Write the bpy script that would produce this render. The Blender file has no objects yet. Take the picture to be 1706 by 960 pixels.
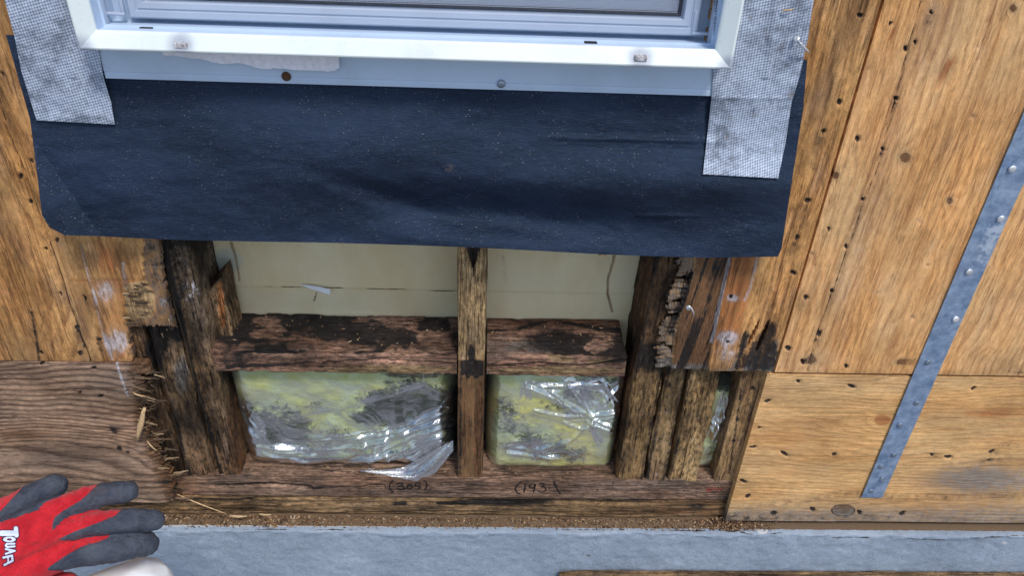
import bpy, math, random
import numpy as np
from mathutils import Matrix, Vector
random.seed(7)
S = bpy.context.scene
COL = S.collection

# ------------------------------------------------------------------ camera
F = 1280.0; CX, CY = 853.0, 480.0            # focal length and centre in photo pixels (1706 x 960)
def _rot():
    dn = np.array([-63.0, 1920.0, F]); dn /= np.linalg.norm(dn)
    r = np.array([36000.0, 560.0, F]); r -= dn*(r@dn); r /= np.linalg.norm(r)
    Z = -dn; X = r
    a = 0.010
    X2 = X - a*Z; Z2 = Z + a*X
    X2 /= np.linalg.norm(X2); Z2 /= np.linalg.norm(Z2)
    Y = np.cross(Z2, X2)
    if Y[2] < 0: Y = -Y
    return np.stack([X2, Y, Z2])
ROT = _rot()
def ray(px, py): return ROT @ np.array([(px-CX)/F, (py-CY)/F, 1.0])
CAM = -ray(CX, CY)
def W(px, py, Y=0.0):
    d = ray(px, py); return CAM + d*((Y-CAM[1])/d[1])
def Wd(px, py, t): return CAM + ray(px, py)*t
def proj(P):
    c = (P-CAM) @ ROT
    return CX+F*c[..., 0]/c[..., 2], CY+F*c[..., 1]/c[..., 2]

cam = bpy.data.cameras.new('camera'); co = bpy.data.objects.new('camera', cam); COL.objects.link(co)
right = ROT[:, 0]; down = ROT[:, 1]; fwd = ROT[:, 2]
co.matrix_world = Matrix(((right[0], -down[0], -fwd[0], CAM[0]), (right[1], -down[1], -fwd[1], CAM[1]), (right[2], -down[2], -fwd[2], CAM[2]), (0, 0, 0, 1)))
cam.sensor_fit = 'HORIZONTAL'; cam.sensor_width = 36; cam.lens = F/1706*36
cam.clip_start = 0.01; cam.clip_end = 500
S.camera = co

# ------------------------------------------------------------------ light
w = bpy.data.worlds.new('World'); S.world = w; w.use_nodes = True
wn = w.node_tree; sky = wn.nodes.new('ShaderNodeTexSky'); sky.sky_type = 'NISHITA'; sky.sun_disc = False
SUN_EL, SUN_AZ = math.radians(58), math.radians(154)     # azimuth clockwise from +Y; the wall faces -Y
sky.sun_elevation = SUN_EL; sky.sun_rotation = SUN_AZ
sky.air_density = 1.0; sky.dust_density = 1.2; sky.ozone_density = 1.0
wn.links.new(sky.outputs[0], wn.nodes['Background'].inputs[0]); wn.nodes['Background'].inputs[1].default_value = 0.125
sl = bpy.data.lights.new('sun', 'SUN'); sl.energy = 1.75; sl.angle = math.radians(11); sl.color = (1, .95, .88)
so = bpy.data.objects.new('sun', sl); COL.objects.link(so)
sd = Vector((math.sin(SUN_AZ)*math.cos(SUN_EL), math.cos(SUN_AZ)*math.cos(SUN_EL), math.sin(SUN_EL)))
so.rotation_euler = sd.to_track_quat('Z', 'Y').to_euler()
S.view_settings.view_transform = 'Standard'; S.view_settings.look = 'None'
S.view_settings.exposure = 0.38; S.view_settings.gamma = 1.0

# ------------------------------------------------------------------ numpy noise
def _h(ix, iy, seed):
    n = (ix.astype(np.int64)*374761393 + iy.astype(np.int64)*668265263 + seed*2147483647*3 + 1013) & 0xffffffff
    n = ((n ^ (n >> 13))*1274126177) & 0xffffffff
    n = ((n ^ (n >> 16))*2246822519) & 0xffffffff
    return ((n ^ (n >> 15)) & 0xffffff)/float(0xffffff)
def vn(x, y, seed=0):
    x = np.asarray(x, float)+0.0*np.asarray(y); y = np.asarray(y, float)+0.0*x
    ix = np.floor(x); iy = np.floor(y); fx = x-ix; fy = y-iy
    ux = fx*fx*fx*(fx*(fx*6-15)+10); uy = fy*fy*fy*(fy*(fy*6-15)+10)
    a = _h(ix, iy, seed); b = _h(ix+1, iy, seed); c = _h(ix, iy+1, seed); d = _h(ix+1, iy+1, seed)
    return (a*(1-ux)+b*ux)*(1-uy)+(c*(1-ux)+d*ux)*uy
def fbm(x, y, o=4, seed=0, g=.5):
    t = 0; a = 1; s = 0
    for k in range(o):
        t = t+a*vn(x*2**k+17.3*k, y*2**k-9.1*k, seed+k); s += a; a *= g
    return t/s
def ridge(x, y, o=3, seed=0):
    t = 0; a = 1; s = 0
    for k in range(o):
        t = t+a*(1-np.abs(2*vn(x*2**k+5.3*k, y*2**k+3*k, seed+k)-1)); s += a; a *= .5
    return t/s
def ss(a, b, x):
    t = np.clip((x-a)/(b-a), 0, 1); return t*t*(3-2*t)
def blob(x, y, cx, cy, rx, ry, rot=0, soft=.6):
    c, s = math.cos(math.radians(rot)), math.sin(math.radians(rot))
    dx, dy = x-cx, y-cy
    d = np.sqrt(((dx*c+dy*s)/rx)**2+((-dx*s+dy*c)/ry)**2)
    return 1-ss(1-soft, 1+soft, d)
def pdist(x, y, pts):
    best = np.full(np.shape(x), 1e9)
    for (x0, y0), (x1, y1) in zip(pts[:-1], pts[1:]):
        vx, vy = x1-x0, y1-y0; L = vx*vx+vy*vy+1e-9
        t = np.clip(((x-x0)*vx+(y-y0)*vy)/L, 0, 1)
        best = np.minimum(best, np.hypot(x-x0-t*vx, y-y0-t*vy))
    return best
def line(x, y, pts, wd, soft=.6): return 1-ss(wd*(1-soft), wd*(1+soft), pdist(x, y, pts))
def interp(v, pts):
    return np.interp(v, [p[0] for p in pts], [p[1] for p in pts])

# ------------------------------------------------------------------ objects
def tag(o, label=None, cat=None, group=None, kind=None):
    if label: o['label'] = label
    if cat: o['category'] = cat
    if group: o['group'] = group
    if kind: o['kind'] = kind
    return o
def empty(name, loc, label, cat, group=None):
    o = bpy.data.objects.new(name, None); COL.objects.link(o); o.location = loc; o.empty_display_size = .02
    return tag(o, label, cat, group)
def link(name, me, mat, parent=None):
    o = bpy.data.objects.new(name, me); COL.objects.link(o)
    if mat is not None:
        me.materials.clear(); me.materials.append(mat)
    if parent is not None:
        o.parent = parent; o.matrix_parent_inverse = Matrix.Translation(-Vector(parent.location))
    return o
def mesh_quads(name, V, Q, attrs=None, smooth=True):
    used = np.zeros(len(V), bool); used[Q.ravel()] = True
    idx = np.cumsum(used)-1; V = V[used]; Q = idx[Q]
    me = bpy.data.meshes.new(name)
    me.vertices.add(len(V)); me.vertices.foreach_set('co', V.astype(np.float32).ravel())
    me.loops.add(Q.size); me.loops.foreach_set('vertex_index', Q.astype(np.int32).ravel())
    me.polygons.add(len(Q)); me.polygons.foreach_set('loop_start', np.arange(0, Q.size, 4, dtype=np.int32))
    me.polygons.foreach_set('use_smooth', np.full(len(Q), smooth))
    for k, (ty, a) in (attrs or {}).items():
        a = a[used]
        at = me.attributes.new(k, ty, 'POINT')
        at.data.foreach_set({'FLOAT': 'value', 'FLOAT_VECTOR': 'vector', 'FLOAT_COLOR': 'color'}[ty], a.astype(np.float32).ravel())
    me.update(calc_edges=True); me.validate()
    return me
def pack(guv, h, m1, m2, shape):
    def st(lst, n):
        lst = list(lst)+[0]*(n-len(lst))
        return np.stack([np.clip(np.broadcast_to(np.asarray(v, float), shape), -5, 5) for v in lst], -1).reshape(-1, n)
    g = np.stack([np.broadcast_to(guv[0], shape), np.broadcast_to(guv[1], shape), np.zeros(shape)], -1).reshape(-1, 3)
    return {'guv': ('FLOAT_VECTOR', g), 'h': ('FLOAT', np.broadcast_to(np.asarray(h, float), shape).reshape(-1).copy()),
            'm1': ('FLOAT_COLOR', st(m1, 4)), 'm2': ('FLOAT_COLOR', st(m2, 4))}
def sheet(name, P, mat, thick, keep=None, guv=None, h=0, m1=(), m2=(), parent=None, smooth=True):
    """P (n,m,3): front surface, rows = first axis; thick: vector to the back face (or None)."""
    n, m = P.shape[:2]
    if keep is None: keep = np.ones((n-1, m-1), bool)
    if guv is None: guv = (P[..., 0], P[..., 2])
    I = np.arange(n*m).reshape(n, m)
    a, b, c, d = I[:-1, :-1], I[:-1, 1:], I[1:, 1:], I[1:, :-1]
    Q = [np.stack([a, b, c, d], -1)[keep]]
    V = P.reshape(-1, 3)
    at = pack(guv, h, m1, m2, (n, m))
    if thick is not None:
        th = np.asarray(thick, float)
        B = (P+th) if th.ndim == 1 else P+th
        V = np.concatenate([V, B.reshape(-1, 3)]); o = n*m
        at = {k: (t, np.concatenate([v, v])) for k, (t, v) in at.items()}
        Q.append(np.stack([d+o, c+o, b+o, a+o], -1)[keep])
        K = np.pad(keep, 1)
        for (di, dj, p, q) in ((-1, 0, a, b), (1, 0, c, d), (0, 1, b, c), (0, -1, d, a)):
            nb = K[1+di:1+di+n-1, 1+dj:1+dj+m-1]
            e = keep & ~nb
            Q.append(np.stack([q, p, p+o, q+o], -1)[e])
    Q = np.concatenate(Q)
    me = mesh_quads(name, V, Q, at, smooth)
    if thick is not None and smooth:
        try: me.set_sharp_from_angle(angle=math.radians(50))
        except Exception: pass
    return link(name, me, mat, parent)
def axis(fine0, fine1, step, lo=None, hi=None, coarse=.06):
    f = np.linspace(fine0, fine1, max(2, int(abs(fine1-fine0)/step)+1))
    if lo is not None and lo < fine0-1e-6: f = np.concatenate([np.linspace(lo, fine0, max(2, int((fine0-lo)/coarse)+2))[:-1], f])
    if hi is not None and hi > fine1+1e-6: f = np.concatenate([f, np.linspace(fine1, hi, max(2, int((hi-fine1)/coarse)+2))[1:]])
    return f

def board(name, mat, ax, t0, t1, aa, yf, depth=.089, disp=None, fields=None, seed=0, step=.0022, rnd=.0016, bend=0, parent=None, rough=.0009):
    """a sawn board. ax 'z' (upright) or 'x' (lying). aa=(lo0,hi0,lo1,hi1): across-extent at t0 and at t1."""
    T = np.linspace(t0, t1, max(3, int(abs(t1-t0)/step)))
    wf = abs(aa[1]-aa[0])
    nf = max(8, int(wf/.0018)); nd = max(6, int(depth/.0045)); nb = 4; r = rnd
    # loop: (a in 0..1 across, b in 0..depth) front: b=0, then side a=1, back, side a=0
    fa = np.linspace(0, 1, nf); loop = []
    ra = r/wf
    for k, a in enumerate(fa): loop.append((ra+(1-2*ra)*a, 0))
    loop.append((1-ra*.3, r*.3))
    for b in np.linspace(r, depth-r, nd): loop.append((1, b))
    for a in np.linspace(1-ra, ra, nb): loop.append((a, depth))
    for b in np.linspace(depth-r, r, nd): loop.append((0, b))
    loop.append((ra*.3, r*.3))
    L = np.array(loop); Lx = L[:, 0]*wf; Ly = L[:, 1]
    per = np.concatenate([[0], np.cumsum(np.hypot(np.diff(Lx), np.diff(Ly)))])
    TT, SS = np.meshgrid(T, per, indexing='ij')
    k = (TT-t0)/(t1-t0)
    lo = aa[0]+(aa[2]-aa[0])*k; hi = aa[1]+(aa[3]-aa[1])*k
    mid = bend*np.sin(k*math.pi*1.3+seed)
    A = lo+(hi-lo)*L[:, 0][None, :]+mid
    B = yf+np.broadcast_to(Ly[None, :], A.shape)
    # outward normal of the loop
    na = np.where(L[:, 0] >= 1-ra*.5, 1., np.where(L[:, 0] <= ra*.5, -1., 0.)); nb_ = np.where(L[:, 1] <= r*.5, -1., np.where(L[:, 1] >= depth-r*.1, 1., 0.))
    nn = np.hypot(na, nb_)+1e-9; na = na/nn; nb_ = nb_/nn
    def pos(A, B): return np.stack([A, B, TT], -1) if ax == 'z' else np.stack([TT, B, A], -1)
    P0 = pos(A, B); px, py = proj(P0)
    d = rough*(fbm(SS*160, TT*9, 3, seed)-.5)*2
    if disp is not None: d = d-disp(px, py, SS, TT, L[None, :, 1]+0*A)
    A = A+na[None, :]*d; B = B+nb_[None, :]*d
    P = pos(A, B)
    n, m = A.shape
    I = np.arange(n*m).reshape(n, m); J = np.roll(I, -1, 1)
    flip = (ax == 'x')
    Q = np.stack([I[:-1], J[:-1], J[1:], I[1:]], -1).reshape(-1, 4)
    if flip: Q = Q[:, ::-1]
    f = fields(px, py, SS, TT, P0) if fields else {}
    at = pack((SS+seed*.37, TT+seed*.71), f.get('h', SS*90+fbm(SS*14, TT*2.2, 3, seed+5)*5), f.get('m1', ()), f.get('m2', ()), (n, m))
    V = P.reshape(-1, 3)
    # caps: fan rows shrunk to the centre line
    extra = []; EQ = []; base = n*m; atx = {k_: [v] for k_, (t_, v) in at.items()}
    for row, inward in ((0, 1), (n-1, -1)):
        c = P[row].mean(0); ring = c+(P[row]-c)*.02
        extra.append(ring); idx = np.arange(m)+base; base += m
        a = I[row]; b = np.roll(a, -1); c2 = np.roll(idx, -1)
        q = np.stack([b, a, idx, c2], -1) if (row == 0) != flip else np.stack([a, b, c2, idx], -1)
        EQ.append(q)
        for k_, (t_, v) in at.items(): atx[k_].append(v.reshape(n, m, -1)[row] if v.ndim > 1 else v.reshape(n, m)[row])
    V = np.concatenate([V]+extra); Q = np.concatenate([Q]+EQ)
    at = {k_: (at[k_][0], np.concatenate(atx[k_])) for k_ in at}
    me = mesh_quads(name, V, Q, at, True)
    try: me.set_sharp_from_angle(angle=math.radians(60))
    except Exception: pass
    return link(name, me, mat, parent)

def tube(name, pts, r, mat, parent=None, sides=8, flat=None, taper=None):
    pts = [Vector(p) for p in pts]; n = len(pts); V = []; Q = []
    for i, p in enumerate(pts):
        t = (pts[min(i+1, n-1)]-pts[max(i-1, 0)]).normalized()
        up = Vector((0, 1, 0)) if abs(t.y) < .9 else Vector((0, 0, 1))
        u = t.cross(up).normalized(); v = u.cross(t).normalized()
        rr = r*(taper[i] if taper else 1)
        for k in range(sides):
            a = 2*math.pi*k/sides
            V.append(p+u*math.cos(a)*rr+v*math.sin(a)*rr*(flat if flat else 1))
    F_ = []
    for i in range(n-1):
        for k in range(sides):
            F_.append((i*sides+k, i*sides+(k+1) % sides, (i+1)*sides+(k+1) % sides, (i+1)*sides+k))
    F_.append(tuple(reversed(range(sides)))); F_.append(tuple((n-1)*sides+k for k in range(sides)))
    me = bpy.data.meshes.new(name); me.from_pydata([tuple(v) for v in V], [], F_)
    for p in me.polygons: p.use_smooth = True
    me.update(); return link(name, me, mat, parent) if mat is not None or parent is not None else me
def join(name, meshes, mat, parent=None):
    V = []; F_ = []
    for me in meshes:
        o = len(V); V += [tuple(v.co) for v in me.vertices]; F_ += [tuple(o+i for i in p.vertices) for p in me.polygons]
    me = bpy.data.meshes.new(name); me.from_pydata(V, [], F_)
    for p in me.polygons: p.use_smooth = True
    me.update(); return link(name, me, mat, parent)
def box_mesh(name, lo, hi, bev=0, seg=2, smooth=False):
    import bmesh
    bm = bmesh.new(); bmesh.ops.create_cube(bm, size=1)
    for v in bm.verts:
        for k in range(3): v.co[k] = lo[k]+(hi[k]-lo[k])*(v.co[k]+.5)
    if bev: bmesh.ops.bevel(bm, geom=bm.edges[:], offset=bev, segments=seg, affect='EDGES', profile=.5)
    me = bpy.data.meshes.new(name); bm.to_mesh(me); bm.free()
    return me
def lathe(name, prof, origin, axisv, sides=20):
    """prof list of (r, height along axis)"""
    q = Vector((0, 0, 1)).rotation_difference(Vector(axisv).normalized()); V = []; F_ = []
    for r, z in prof:
        for k in range(sides):
            a = 2*math.pi*k/sides
            V.append(tuple(Vector(origin)+q @ Vector((r*math.cos(a), r*math.sin(a), z))))
    for i in range(len(prof)-1):
        for k in range(sides): F_.append((i*sides+k, i*sides+(k+1) % sides, (i+1)*sides+(k+1) % sides, (i+1)*sides+k))
    F_.append(tuple(reversed(range(sides)))); F_.append(tuple((len(prof)-1)*sides+k for k in range(sides)))
    me = bpy.data.meshes.new(name); me.from_pydata(V, [], F_)
    for p in me.polygons: p.use_smooth = True
    me.update(); return me

# ------------------------------------------------------------------ materials
class NT:
    def __init__(s, name):
        s.m = bpy.data.materials.new(name); s.m.use_nodes = True; s.t = s.m.node_tree; s.b = s.t.nodes['Principled BSDF']
        s.out = s.t.nodes['Material Output']
    def put(s, sock, v):
        if isinstance(v, bpy.types.NodeSocket): s.t.links.new(v, sock)
        elif isinstance(v, (tuple, list)):
            v = tuple(v)
            if len(sock.default_value) == 4 and len(v) == 3: v = v+(1,)
            sock.default_value = v
        else:
            try: sock.default_value = v
            except TypeError: sock.default_value = (v, v, v)
    def M(s, op, a, b=0., c=0., clamp=False):
        n = s.t.nodes.new('ShaderNodeMath'); n.operation = op; n.use_clamp = clamp
        for i, v in enumerate((a, b, c)): s.put(n.inputs[i], v)
        return n.outputs[0]
    def ss(s, x, a, b, lo=0., hi=1.):
        n = s.t.nodes.new('ShaderNodeMapRange'); n.interpolation_type = 'SMOOTHSTEP'
        for i, v in enumerate((x, a, b, lo, hi)): s.put(n.inputs[i], v)
        return n.outputs[0]
    def mix(s, f, a, b, bt='MIX'):
        n = s.t.nodes.new('ShaderNodeMix'); n.data_type = 'RGBA'; n.blend_type = bt
        s.put(n.inputs[0], f); s.put(n.inputs[6], a); s.put(n.inputs[7], b); return n.outputs[2]
    def attr(s, name, out='Fac'):
        n = s.t.nodes.new('ShaderNodeAttribute'); n.attribute_name = name; return n.outputs[out]
    def sep(s, c):
        n = s.t.nodes.new('ShaderNodeSeparateColor'); s.put(n.inputs[0], c); return n.outputs
    def vm(s, v, sc, off=(0, 0, 0), rot=0):
        n = s.t.nodes.new('ShaderNodeMapping'); s.put(n.inputs[0], v); n.inputs[3].default_value = sc; n.inputs[1].default_value = off
        n.inputs[2].default_value = (0, 0, rot); return n.outputs[0]
    def noise(s, v, sc=1., det=2., ro=.5, dist=0.):
        n = s.t.nodes.new('ShaderNodeTexNoise'); s.put(n.inputs['Vector'], v); s.put(n.inputs['Scale'], sc); s.put(n.inputs['Detail'], det)
        s.put(n.inputs['Roughness'], ro); s.put(n.inputs['Distortion'], dist); return n.outputs[0]
    def voro(s, v, sc=1., f='F1', out='Distance'):
        n = s.t.nodes.new('ShaderNodeTexVoronoi'); n.feature = f; s.put(n.inputs['Vector'], v); s.put(n.inputs['Scale'], sc); return n.outputs[out]
    def bump(s, hgt, dist, strength=1.):
        n = s.t.nodes.new('ShaderNodeBump'); s.put(n.inputs['Height'], hgt); n.inputs['Distance'].default_value = dist; n.inputs['Strength'].default_value = strength
        s.t.links.new(n.outputs[0], s.b.inputs['Normal']); return n.outputs[0]
    def obj(s):
        n = s.t.nodes.new('ShaderNodeTexCoord'); return n.outputs['Object']
    def set(s, **k):
        mp = dict(col='Base Color', rough='Roughness', metal='Metallic', spec='Specular IOR Level', coat='Coat Weight', sheen='Sheen Weight', alpha='Alpha', trans='Transmission Weight')
        for a, v in k.items(): s.put(s.b.inputs[mp[a]], v)
        return s

def wood(name, early, late, warm, mould=(.016, .014, .014), brown=(.10, .045, .018), ring=.7, fib=.35, rough=.75, bump=.0007, warmth=.5, tick=.5, grit=.45, patch=.4, streak=.45, big=.3, crk=.5, greyc=((.10, .085, .07), (.27, .245, .22))):
    N = NT(name); uv = N.attr('guv', 'Vector')
    m1 = N.attr('m1', 'Color'); a1 = N.attr('m1', 'Alpha'); D, B, St = N.sep(m1)[:3]
    m2 = N.attr('m2', 'Color'); Wh, Og, Gy = N.sep(m2)[:3]
    fibn = N.noise(N.vm(uv, (900, 30, 1)), 1, 4, .65)
    strk = N.noise(N.vm(uv, (120, 4.5, 1)), 1, 6, .65)
    low = N.noise(N.vm(uv, (16, 4.2, 1), (3, 1, 0)), 1, 5, .6)
    low2 = N.noise(N.vm(uv, (30, 11, 1), (9, 4, 0)), 1, 5, .62)
    iso = N.noise(N.vm(uv, (190, 70, 1), (7, 2, 0)), 1, 8, .72)
    iso2 = N.noise(uv, 85, 7, .7)
    fine = N.noise(uv, 640, 4, .7)
    tk = N.noise(N.vm(uv, (210, 11, 1), (2, 8, 0), .05), 1, 4, .6)
    h = N.M('ADD', N.attr('h'), N.M('MULTIPLY', strk, .8))
    fr = N.M('FRACT', h)
    late_f = N.M('MULTIPLY', N.ss(fr, .3, .92), N.ss(fr, .93, 1., 1., 0.))
    late_f = N.M('MULTIPLY', late_f, N.ss(N.M('ADD', strk, N.M('MULTIPLY', low2, .5)), .55, .85))
    c = N.mix(N.M('MULTIPLY', N.ss(low, .35, .66), warmth), early, warm)
    gy = sum(early)/3
    c = N.mix(N.M('MULTIPLY', N.ss(low2, .48, .70), patch), c, (gy*1.25, gy*.90, gy*.70))
    c = N.mix(N.M('MULTIPLY', late_f, ring), c, late)
    c = N.mix(N.M('MULTIPLY', N.M('MULTIPLY', N.ss(tk, .56, .68), N.ss(low, .30, .62)), tick), c, tuple(x*1.1 for x in late))
    c = N.mix(N.M('MULTIPLY', N.ss(fibn, .52, .72), fib), c, tuple(x*.4 for x in late))
    c = N.mix(N.M('MULTIPLY', N.ss(fibn, .46, .28), fib*.5), c, tuple(min(1, x*1.3) for x in early))
    c = N.mix(N.M('MULTIPLY', N.ss(strk, .50, .70), .4), c, late)
    lng = N.noise(N.vm(uv, (48, 1.7, 1), (5, 2, 0)), 1, 6, .68)
    c = N.mix(N.M('MULTIPLY', N.ss(lng, .55, .70), streak), c, tuple(x*.75 for x in late))
    c = N.mix(N.M('MULTIPLY', N.ss(lng, .45, .30), streak*.5), c, tuple(min(1, x*1.25) for x in early))
    def m(mask, k0=.36, k1=.72, amp=1.1, nz=iso, base=.3):
        t = N.ss(N.M('ADD', mask, N.M('MULTIPLY', N.M('SUBTRACT', nz, .5), amp)), k0, k1)
        t = N.M('MULTIPLY', t, N.ss(mask, .0, .22))
        return N.M('ADD', N.M('MULTIPLY', t, 1-base), N.M('MULTIPLY', mask, base), clamp=True)
    c = N.mix(m(Og), c, N.mix(N.ss(strk, .35, .65), (.62, .23, .07), (.36, .12, .04)))
    c = N.mix(m(B), c, N.mix(N.ss(fibn, .35, .65), brown, tuple(x*2.4 for x in brown)))
    c = N.mix(m(St), c, N.mix(N.ss(fibn, .35, .65), (.36, .21, .09), (.62, .43, .22)))
    c = N.mix(m(Gy), c, N.mix(N.ss(fibn, .35, .65), greyc[0], greyc[1]))
    c = N.mix(N.M('MULTIPLY', m(Wh, .40, .75, 1.3), .8), c, N.mix(fine, (.45, .43, .46), (.74, .72, .76)))
    dsoft = N.M('MULTIPLY', D, N.ss(iso2, .30, .62), clamp=True)
    c = N.mix(N.M('MULTIPLY', dsoft, .62), c, (.055, .042, .036))
    dk = N.ss(N.M('ADD', N.M('MULTIPLY', D, .9), N.M('ADD', N.M('MULTIPLY', N.M('SUBTRACT', iso, .5), .9), N.M('MULTIPLY', N.M('SUBTRACT', iso2, .5), .8))), .46, .74)
    dk = N.M('MULTIPLY', dk, N.ss(D, .02, .2))
    c = N.mix(N.M('MULTIPLY', dk, .93), c, N.mix(N.ss(fibn, .5, .75), mould, (.06, .052, .048)))  # mould colour also paints the shade in nail holes
    def cline(sc, wd, off):
        q = N.noise(N.vm(uv, sc, off), 1, 4, .62)
        return N.ss(N.M('ABSOLUTE', N.M('SUBTRACT', q, .5)), 0., wd, 1., 0.)
    ck = N.M('MULTIPLY', cline((62, 2.3, 1), .016, (4, 7, 0)), N.ss(low2, .40, .56))
    ck2 = N.M('MULTIPLY', cline((150, 6.5, 1), .030, (8, 3, 0)), N.ss(low, .44, .60))
    ck = N.M('MULTIPLY', N.M('MAXIMUM', ck, N.M('MULTIPLY', ck2, .8)), crk)
    c = N.mix(ck, c, tuple(x*.35 for x in late))
    sp = N.M('MULTIPLY', N.ss(N.M('ADD', a1, N.M('MULTIPLY', N.M('SUBTRACT', fine, .5), 1.6)), .50, .66), .9)
    c = N.mix(sp, c, mould)
    c = N.mix(N.M('MULTIPLY', N.ss(N.noise(uv, 420, 4, .75), .60, .72), .35), c, (.05, .035, .028))
    g = N.M('ADD', N.ss(iso, .25, .75, 1-grit, 1+grit*.8), N.ss(fine, .3, .7, -grit*.45, grit*.45))
    bg = N.noise(N.vm(uv, (20, 8, 1), (1, 9, 0)), 1, 4, .6); g = N.M('MULTIPLY', g, N.ss(bg, .30, .68, 1+big*.7, 1-big*1.3))
    c = N.mix(1., c, g, 'MULTIPLY')
    N.set(col=c, rough=N.M('SUBTRACT', rough, N.M('MULTIPLY', dk, .15)), spec=.3)
    hh = N.M('ADD', N.M('MULTIPLY', fibn, .7), N.M('MULTIPLY', late_f, .35))
    hh = N.M('ADD', hh, N.M('MULTIPLY', iso, 1.4)); hh = N.M('SUBTRACT', hh, N.M('ADD', N.M('MULTIPLY', dk, .5), N.M('MULTIPLY', ck, 1.2))); hh = N.M('SUBTRACT', hh, N.M('MULTIPLY', sp, .3))
    N.bump(hh, bump*1.9, 1.)
    return N.m

PLY = wood('weathered_plywood', (.76, .42, .16), (.24, .09, .026), (.76, .30, .07), ring=.55, streak=.65, patch=0.25, big=.3, crk=0.5, grit=0.38)
PLYP = wood('pale_plywood', (.90, .54, .245), (.42, .155, .045), (.90, .40, .115), ring=0.42, warmth=.6, tick=0.6, grit=0.22, streak=0.28, patch=0.15, big=0.15, crk=0.38, greyc=((.24, .20, .18), (.44, .39, .37)), bump=0.0005)
PLYH = wood('pale_flat_plywood', (.84, .515, .225), (.42, .18, .055), (.86, .40, .11), ring=0.4, warmth=.5, tick=0.6, grit=0.22, streak=0.25, patch=0.1, big=0.15, crk=0.25, greyc=((.22, .19, .16), (.42, .37, .33)), bump=0.0005)
PLYG = wood('greyed_plywood', (.42, .28, .19), (.13, .062, .038), (.48, .27, .15), ring=.9, tick=.2, streak=.4, big=.3, crk=0.5)
STUD = wood('stud_wood', (.54, .35, .16), (.14, .065, .026), (.46, .23, .08), ring=.35, grit=0.7, bump=.0012, streak=.6, big=.4, crk=0.8)
ROUGHW = wood('rough_stud_wood', (.68, .45, .20), (.14, .07, .03), (.66, .36, .12), ring=.2, bump=.0020, fib=.5, grit=1.0, patch=0.3, streak=.5, big=.6, crk=0.9)
ROTW = wood('rotten_stud_wood', (.37, .25, .14), (.045, .022, .012), (.34, .17, .06), ring=.35, bump=.0020, fib=.5, grit=1.0, patch=0.3, streak=.7, big=.65, crk=1.0)
BLKW = wood('mouldy_blocking_wood', (.54, .32, .22), (.11, .05, .035), (.50, .22, .12), ring=.35, bump=.0018, grit=0.9, patch=0.3, streak=0.7, big=.5, crk=0.8)
PLATE = wood('plate_wood', (.44, .28, .19), (.11, .055, .035), (.40, .205, .115), ring=.35, bump=.0013, grit=0.75, patch=.6, streak=.5, big=.4, crk=0.8)
RIM = wood('rim_wood', (.40, .25, .12), (.07, .035, .016), (.40, .22, .085), ring=.7, bump=.0016, grit=0.75, streak=.8, big=.4, crk=0.9)

def white_mat(name, col, dirt=.35, rough=.38, pts=()):
    N = NT(name); p = N.obj(); m2 = N.sep(N.attr('m2', 'Color'))
    n1 = N.noise(p, 9, 5, .6); n2 = N.noise(p, 260, 4, .65); sp = N.noise(p, 700, 2, .5)
    c = N.mix(N.M('MULTIPLY', N.ss(n1, .45, .75), dirt), col, tuple(x*.72 for x in col))
    c = N.mix(N.M('MULTIPLY', N.ss(n2, .58, .75), dirt*.5), c, (.38, .37, .36))
    c = N.mix(N.M('MULTIPLY', N.ss(sp, .72, .77), .7), c, (.10, .09, .09))
    for pt in pts:
        n = N.t.nodes.new('ShaderNodeVectorMath'); n.operation = 'DISTANCE'; N.t.links.new(p, n.inputs[0]); n.inputs[1].default_value = tuple(pt)
        c = N.mix(N.M('MULTIPLY', N.ss(N.M('ADD', n.outputs['Value'], N.M('MULTIPLY', N.noise(p, 150, 4, .7), .006)), .022, .008), .75), c, (.30, .33, .42))
    N.set(col=c, rough=N.M('ADD', rough, N.M('MULTIPLY', n2, .15)), spec=.5); N.bump(n2, .00015, .5); return N.m
WHITE = white_mat('white_vinyl', (.80, .87, .86), .5, pts=[W(302, 75, -.041), W(1067, 96, -.041), W(135, 82, -.044), W(1216, 114, -.044)]); FLG = white_mat('flange_metal', (.52, .64, .80), .5, .34); SASH = white_mat('sash_grey', (.44, .51, .63), .5, .4)
def simple(name, col, rough=.6, metal=0, spec=.4, var=.25, sc=120, bump=.0002):
    N = NT(name); p = N.obj(); n = N.noise(p, sc, 5, .6)
    N.set(col=N.mix(N.ss(n, .3, .7), tuple(x*(1-var) for x in col), tuple(min(1, x*(1+var)) for x in col)), rough=rough, metal=metal, spec=spec); N.bump(n, bump, .6); return N.m
def island(name, stops):
    N = NT(name); i = N.t.nodes.new('ShaderNodeNewGeometry').outputs['Random Per Island']
    r = N.t.nodes.new('ShaderNodeValToRGB'); N.t.links.new(i, r.inputs[0]); e = r.color_ramp.elements
    e[0].color = stops[0][1]+(1,); e[1].color = stops[-1][1]+(1,); e[1].position = 1
    for pp, cc in stops[1:-1]: q = e.new(pp); q.color = cc+(1,)
    N.set(col=r.outputs[0], rough=.85); return N.m
BLACK = simple('slot_shade_black', (.012, .010, .010), .8); RUBG = simple('gasket_rubber', (.02, .025, .04), .55)
NAILP = simple('bright_nail_metal', (.74, .76, .78), .38, .6); NAILD = simple('dull_nail_metal', (.28, .33, .40), .45, .7)
RUST = simple('rusty_screw', (.10, .045, .02), .8); INK = simple('marker_ink', (.008, .008, .010), .6, var=.1); REDINK = simple('red_ink', (.45, .06, .06), .7)
SPLW = simple('fresh_split_wood', (.62, .42, .22), .7, sc=400); WHP = simple('white_plastic', (.82, .84, .87), .28, spec=.5, var=.03, sc=40)
DRY = simple('interior_board', (.25, .24, .22), .9)

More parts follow.
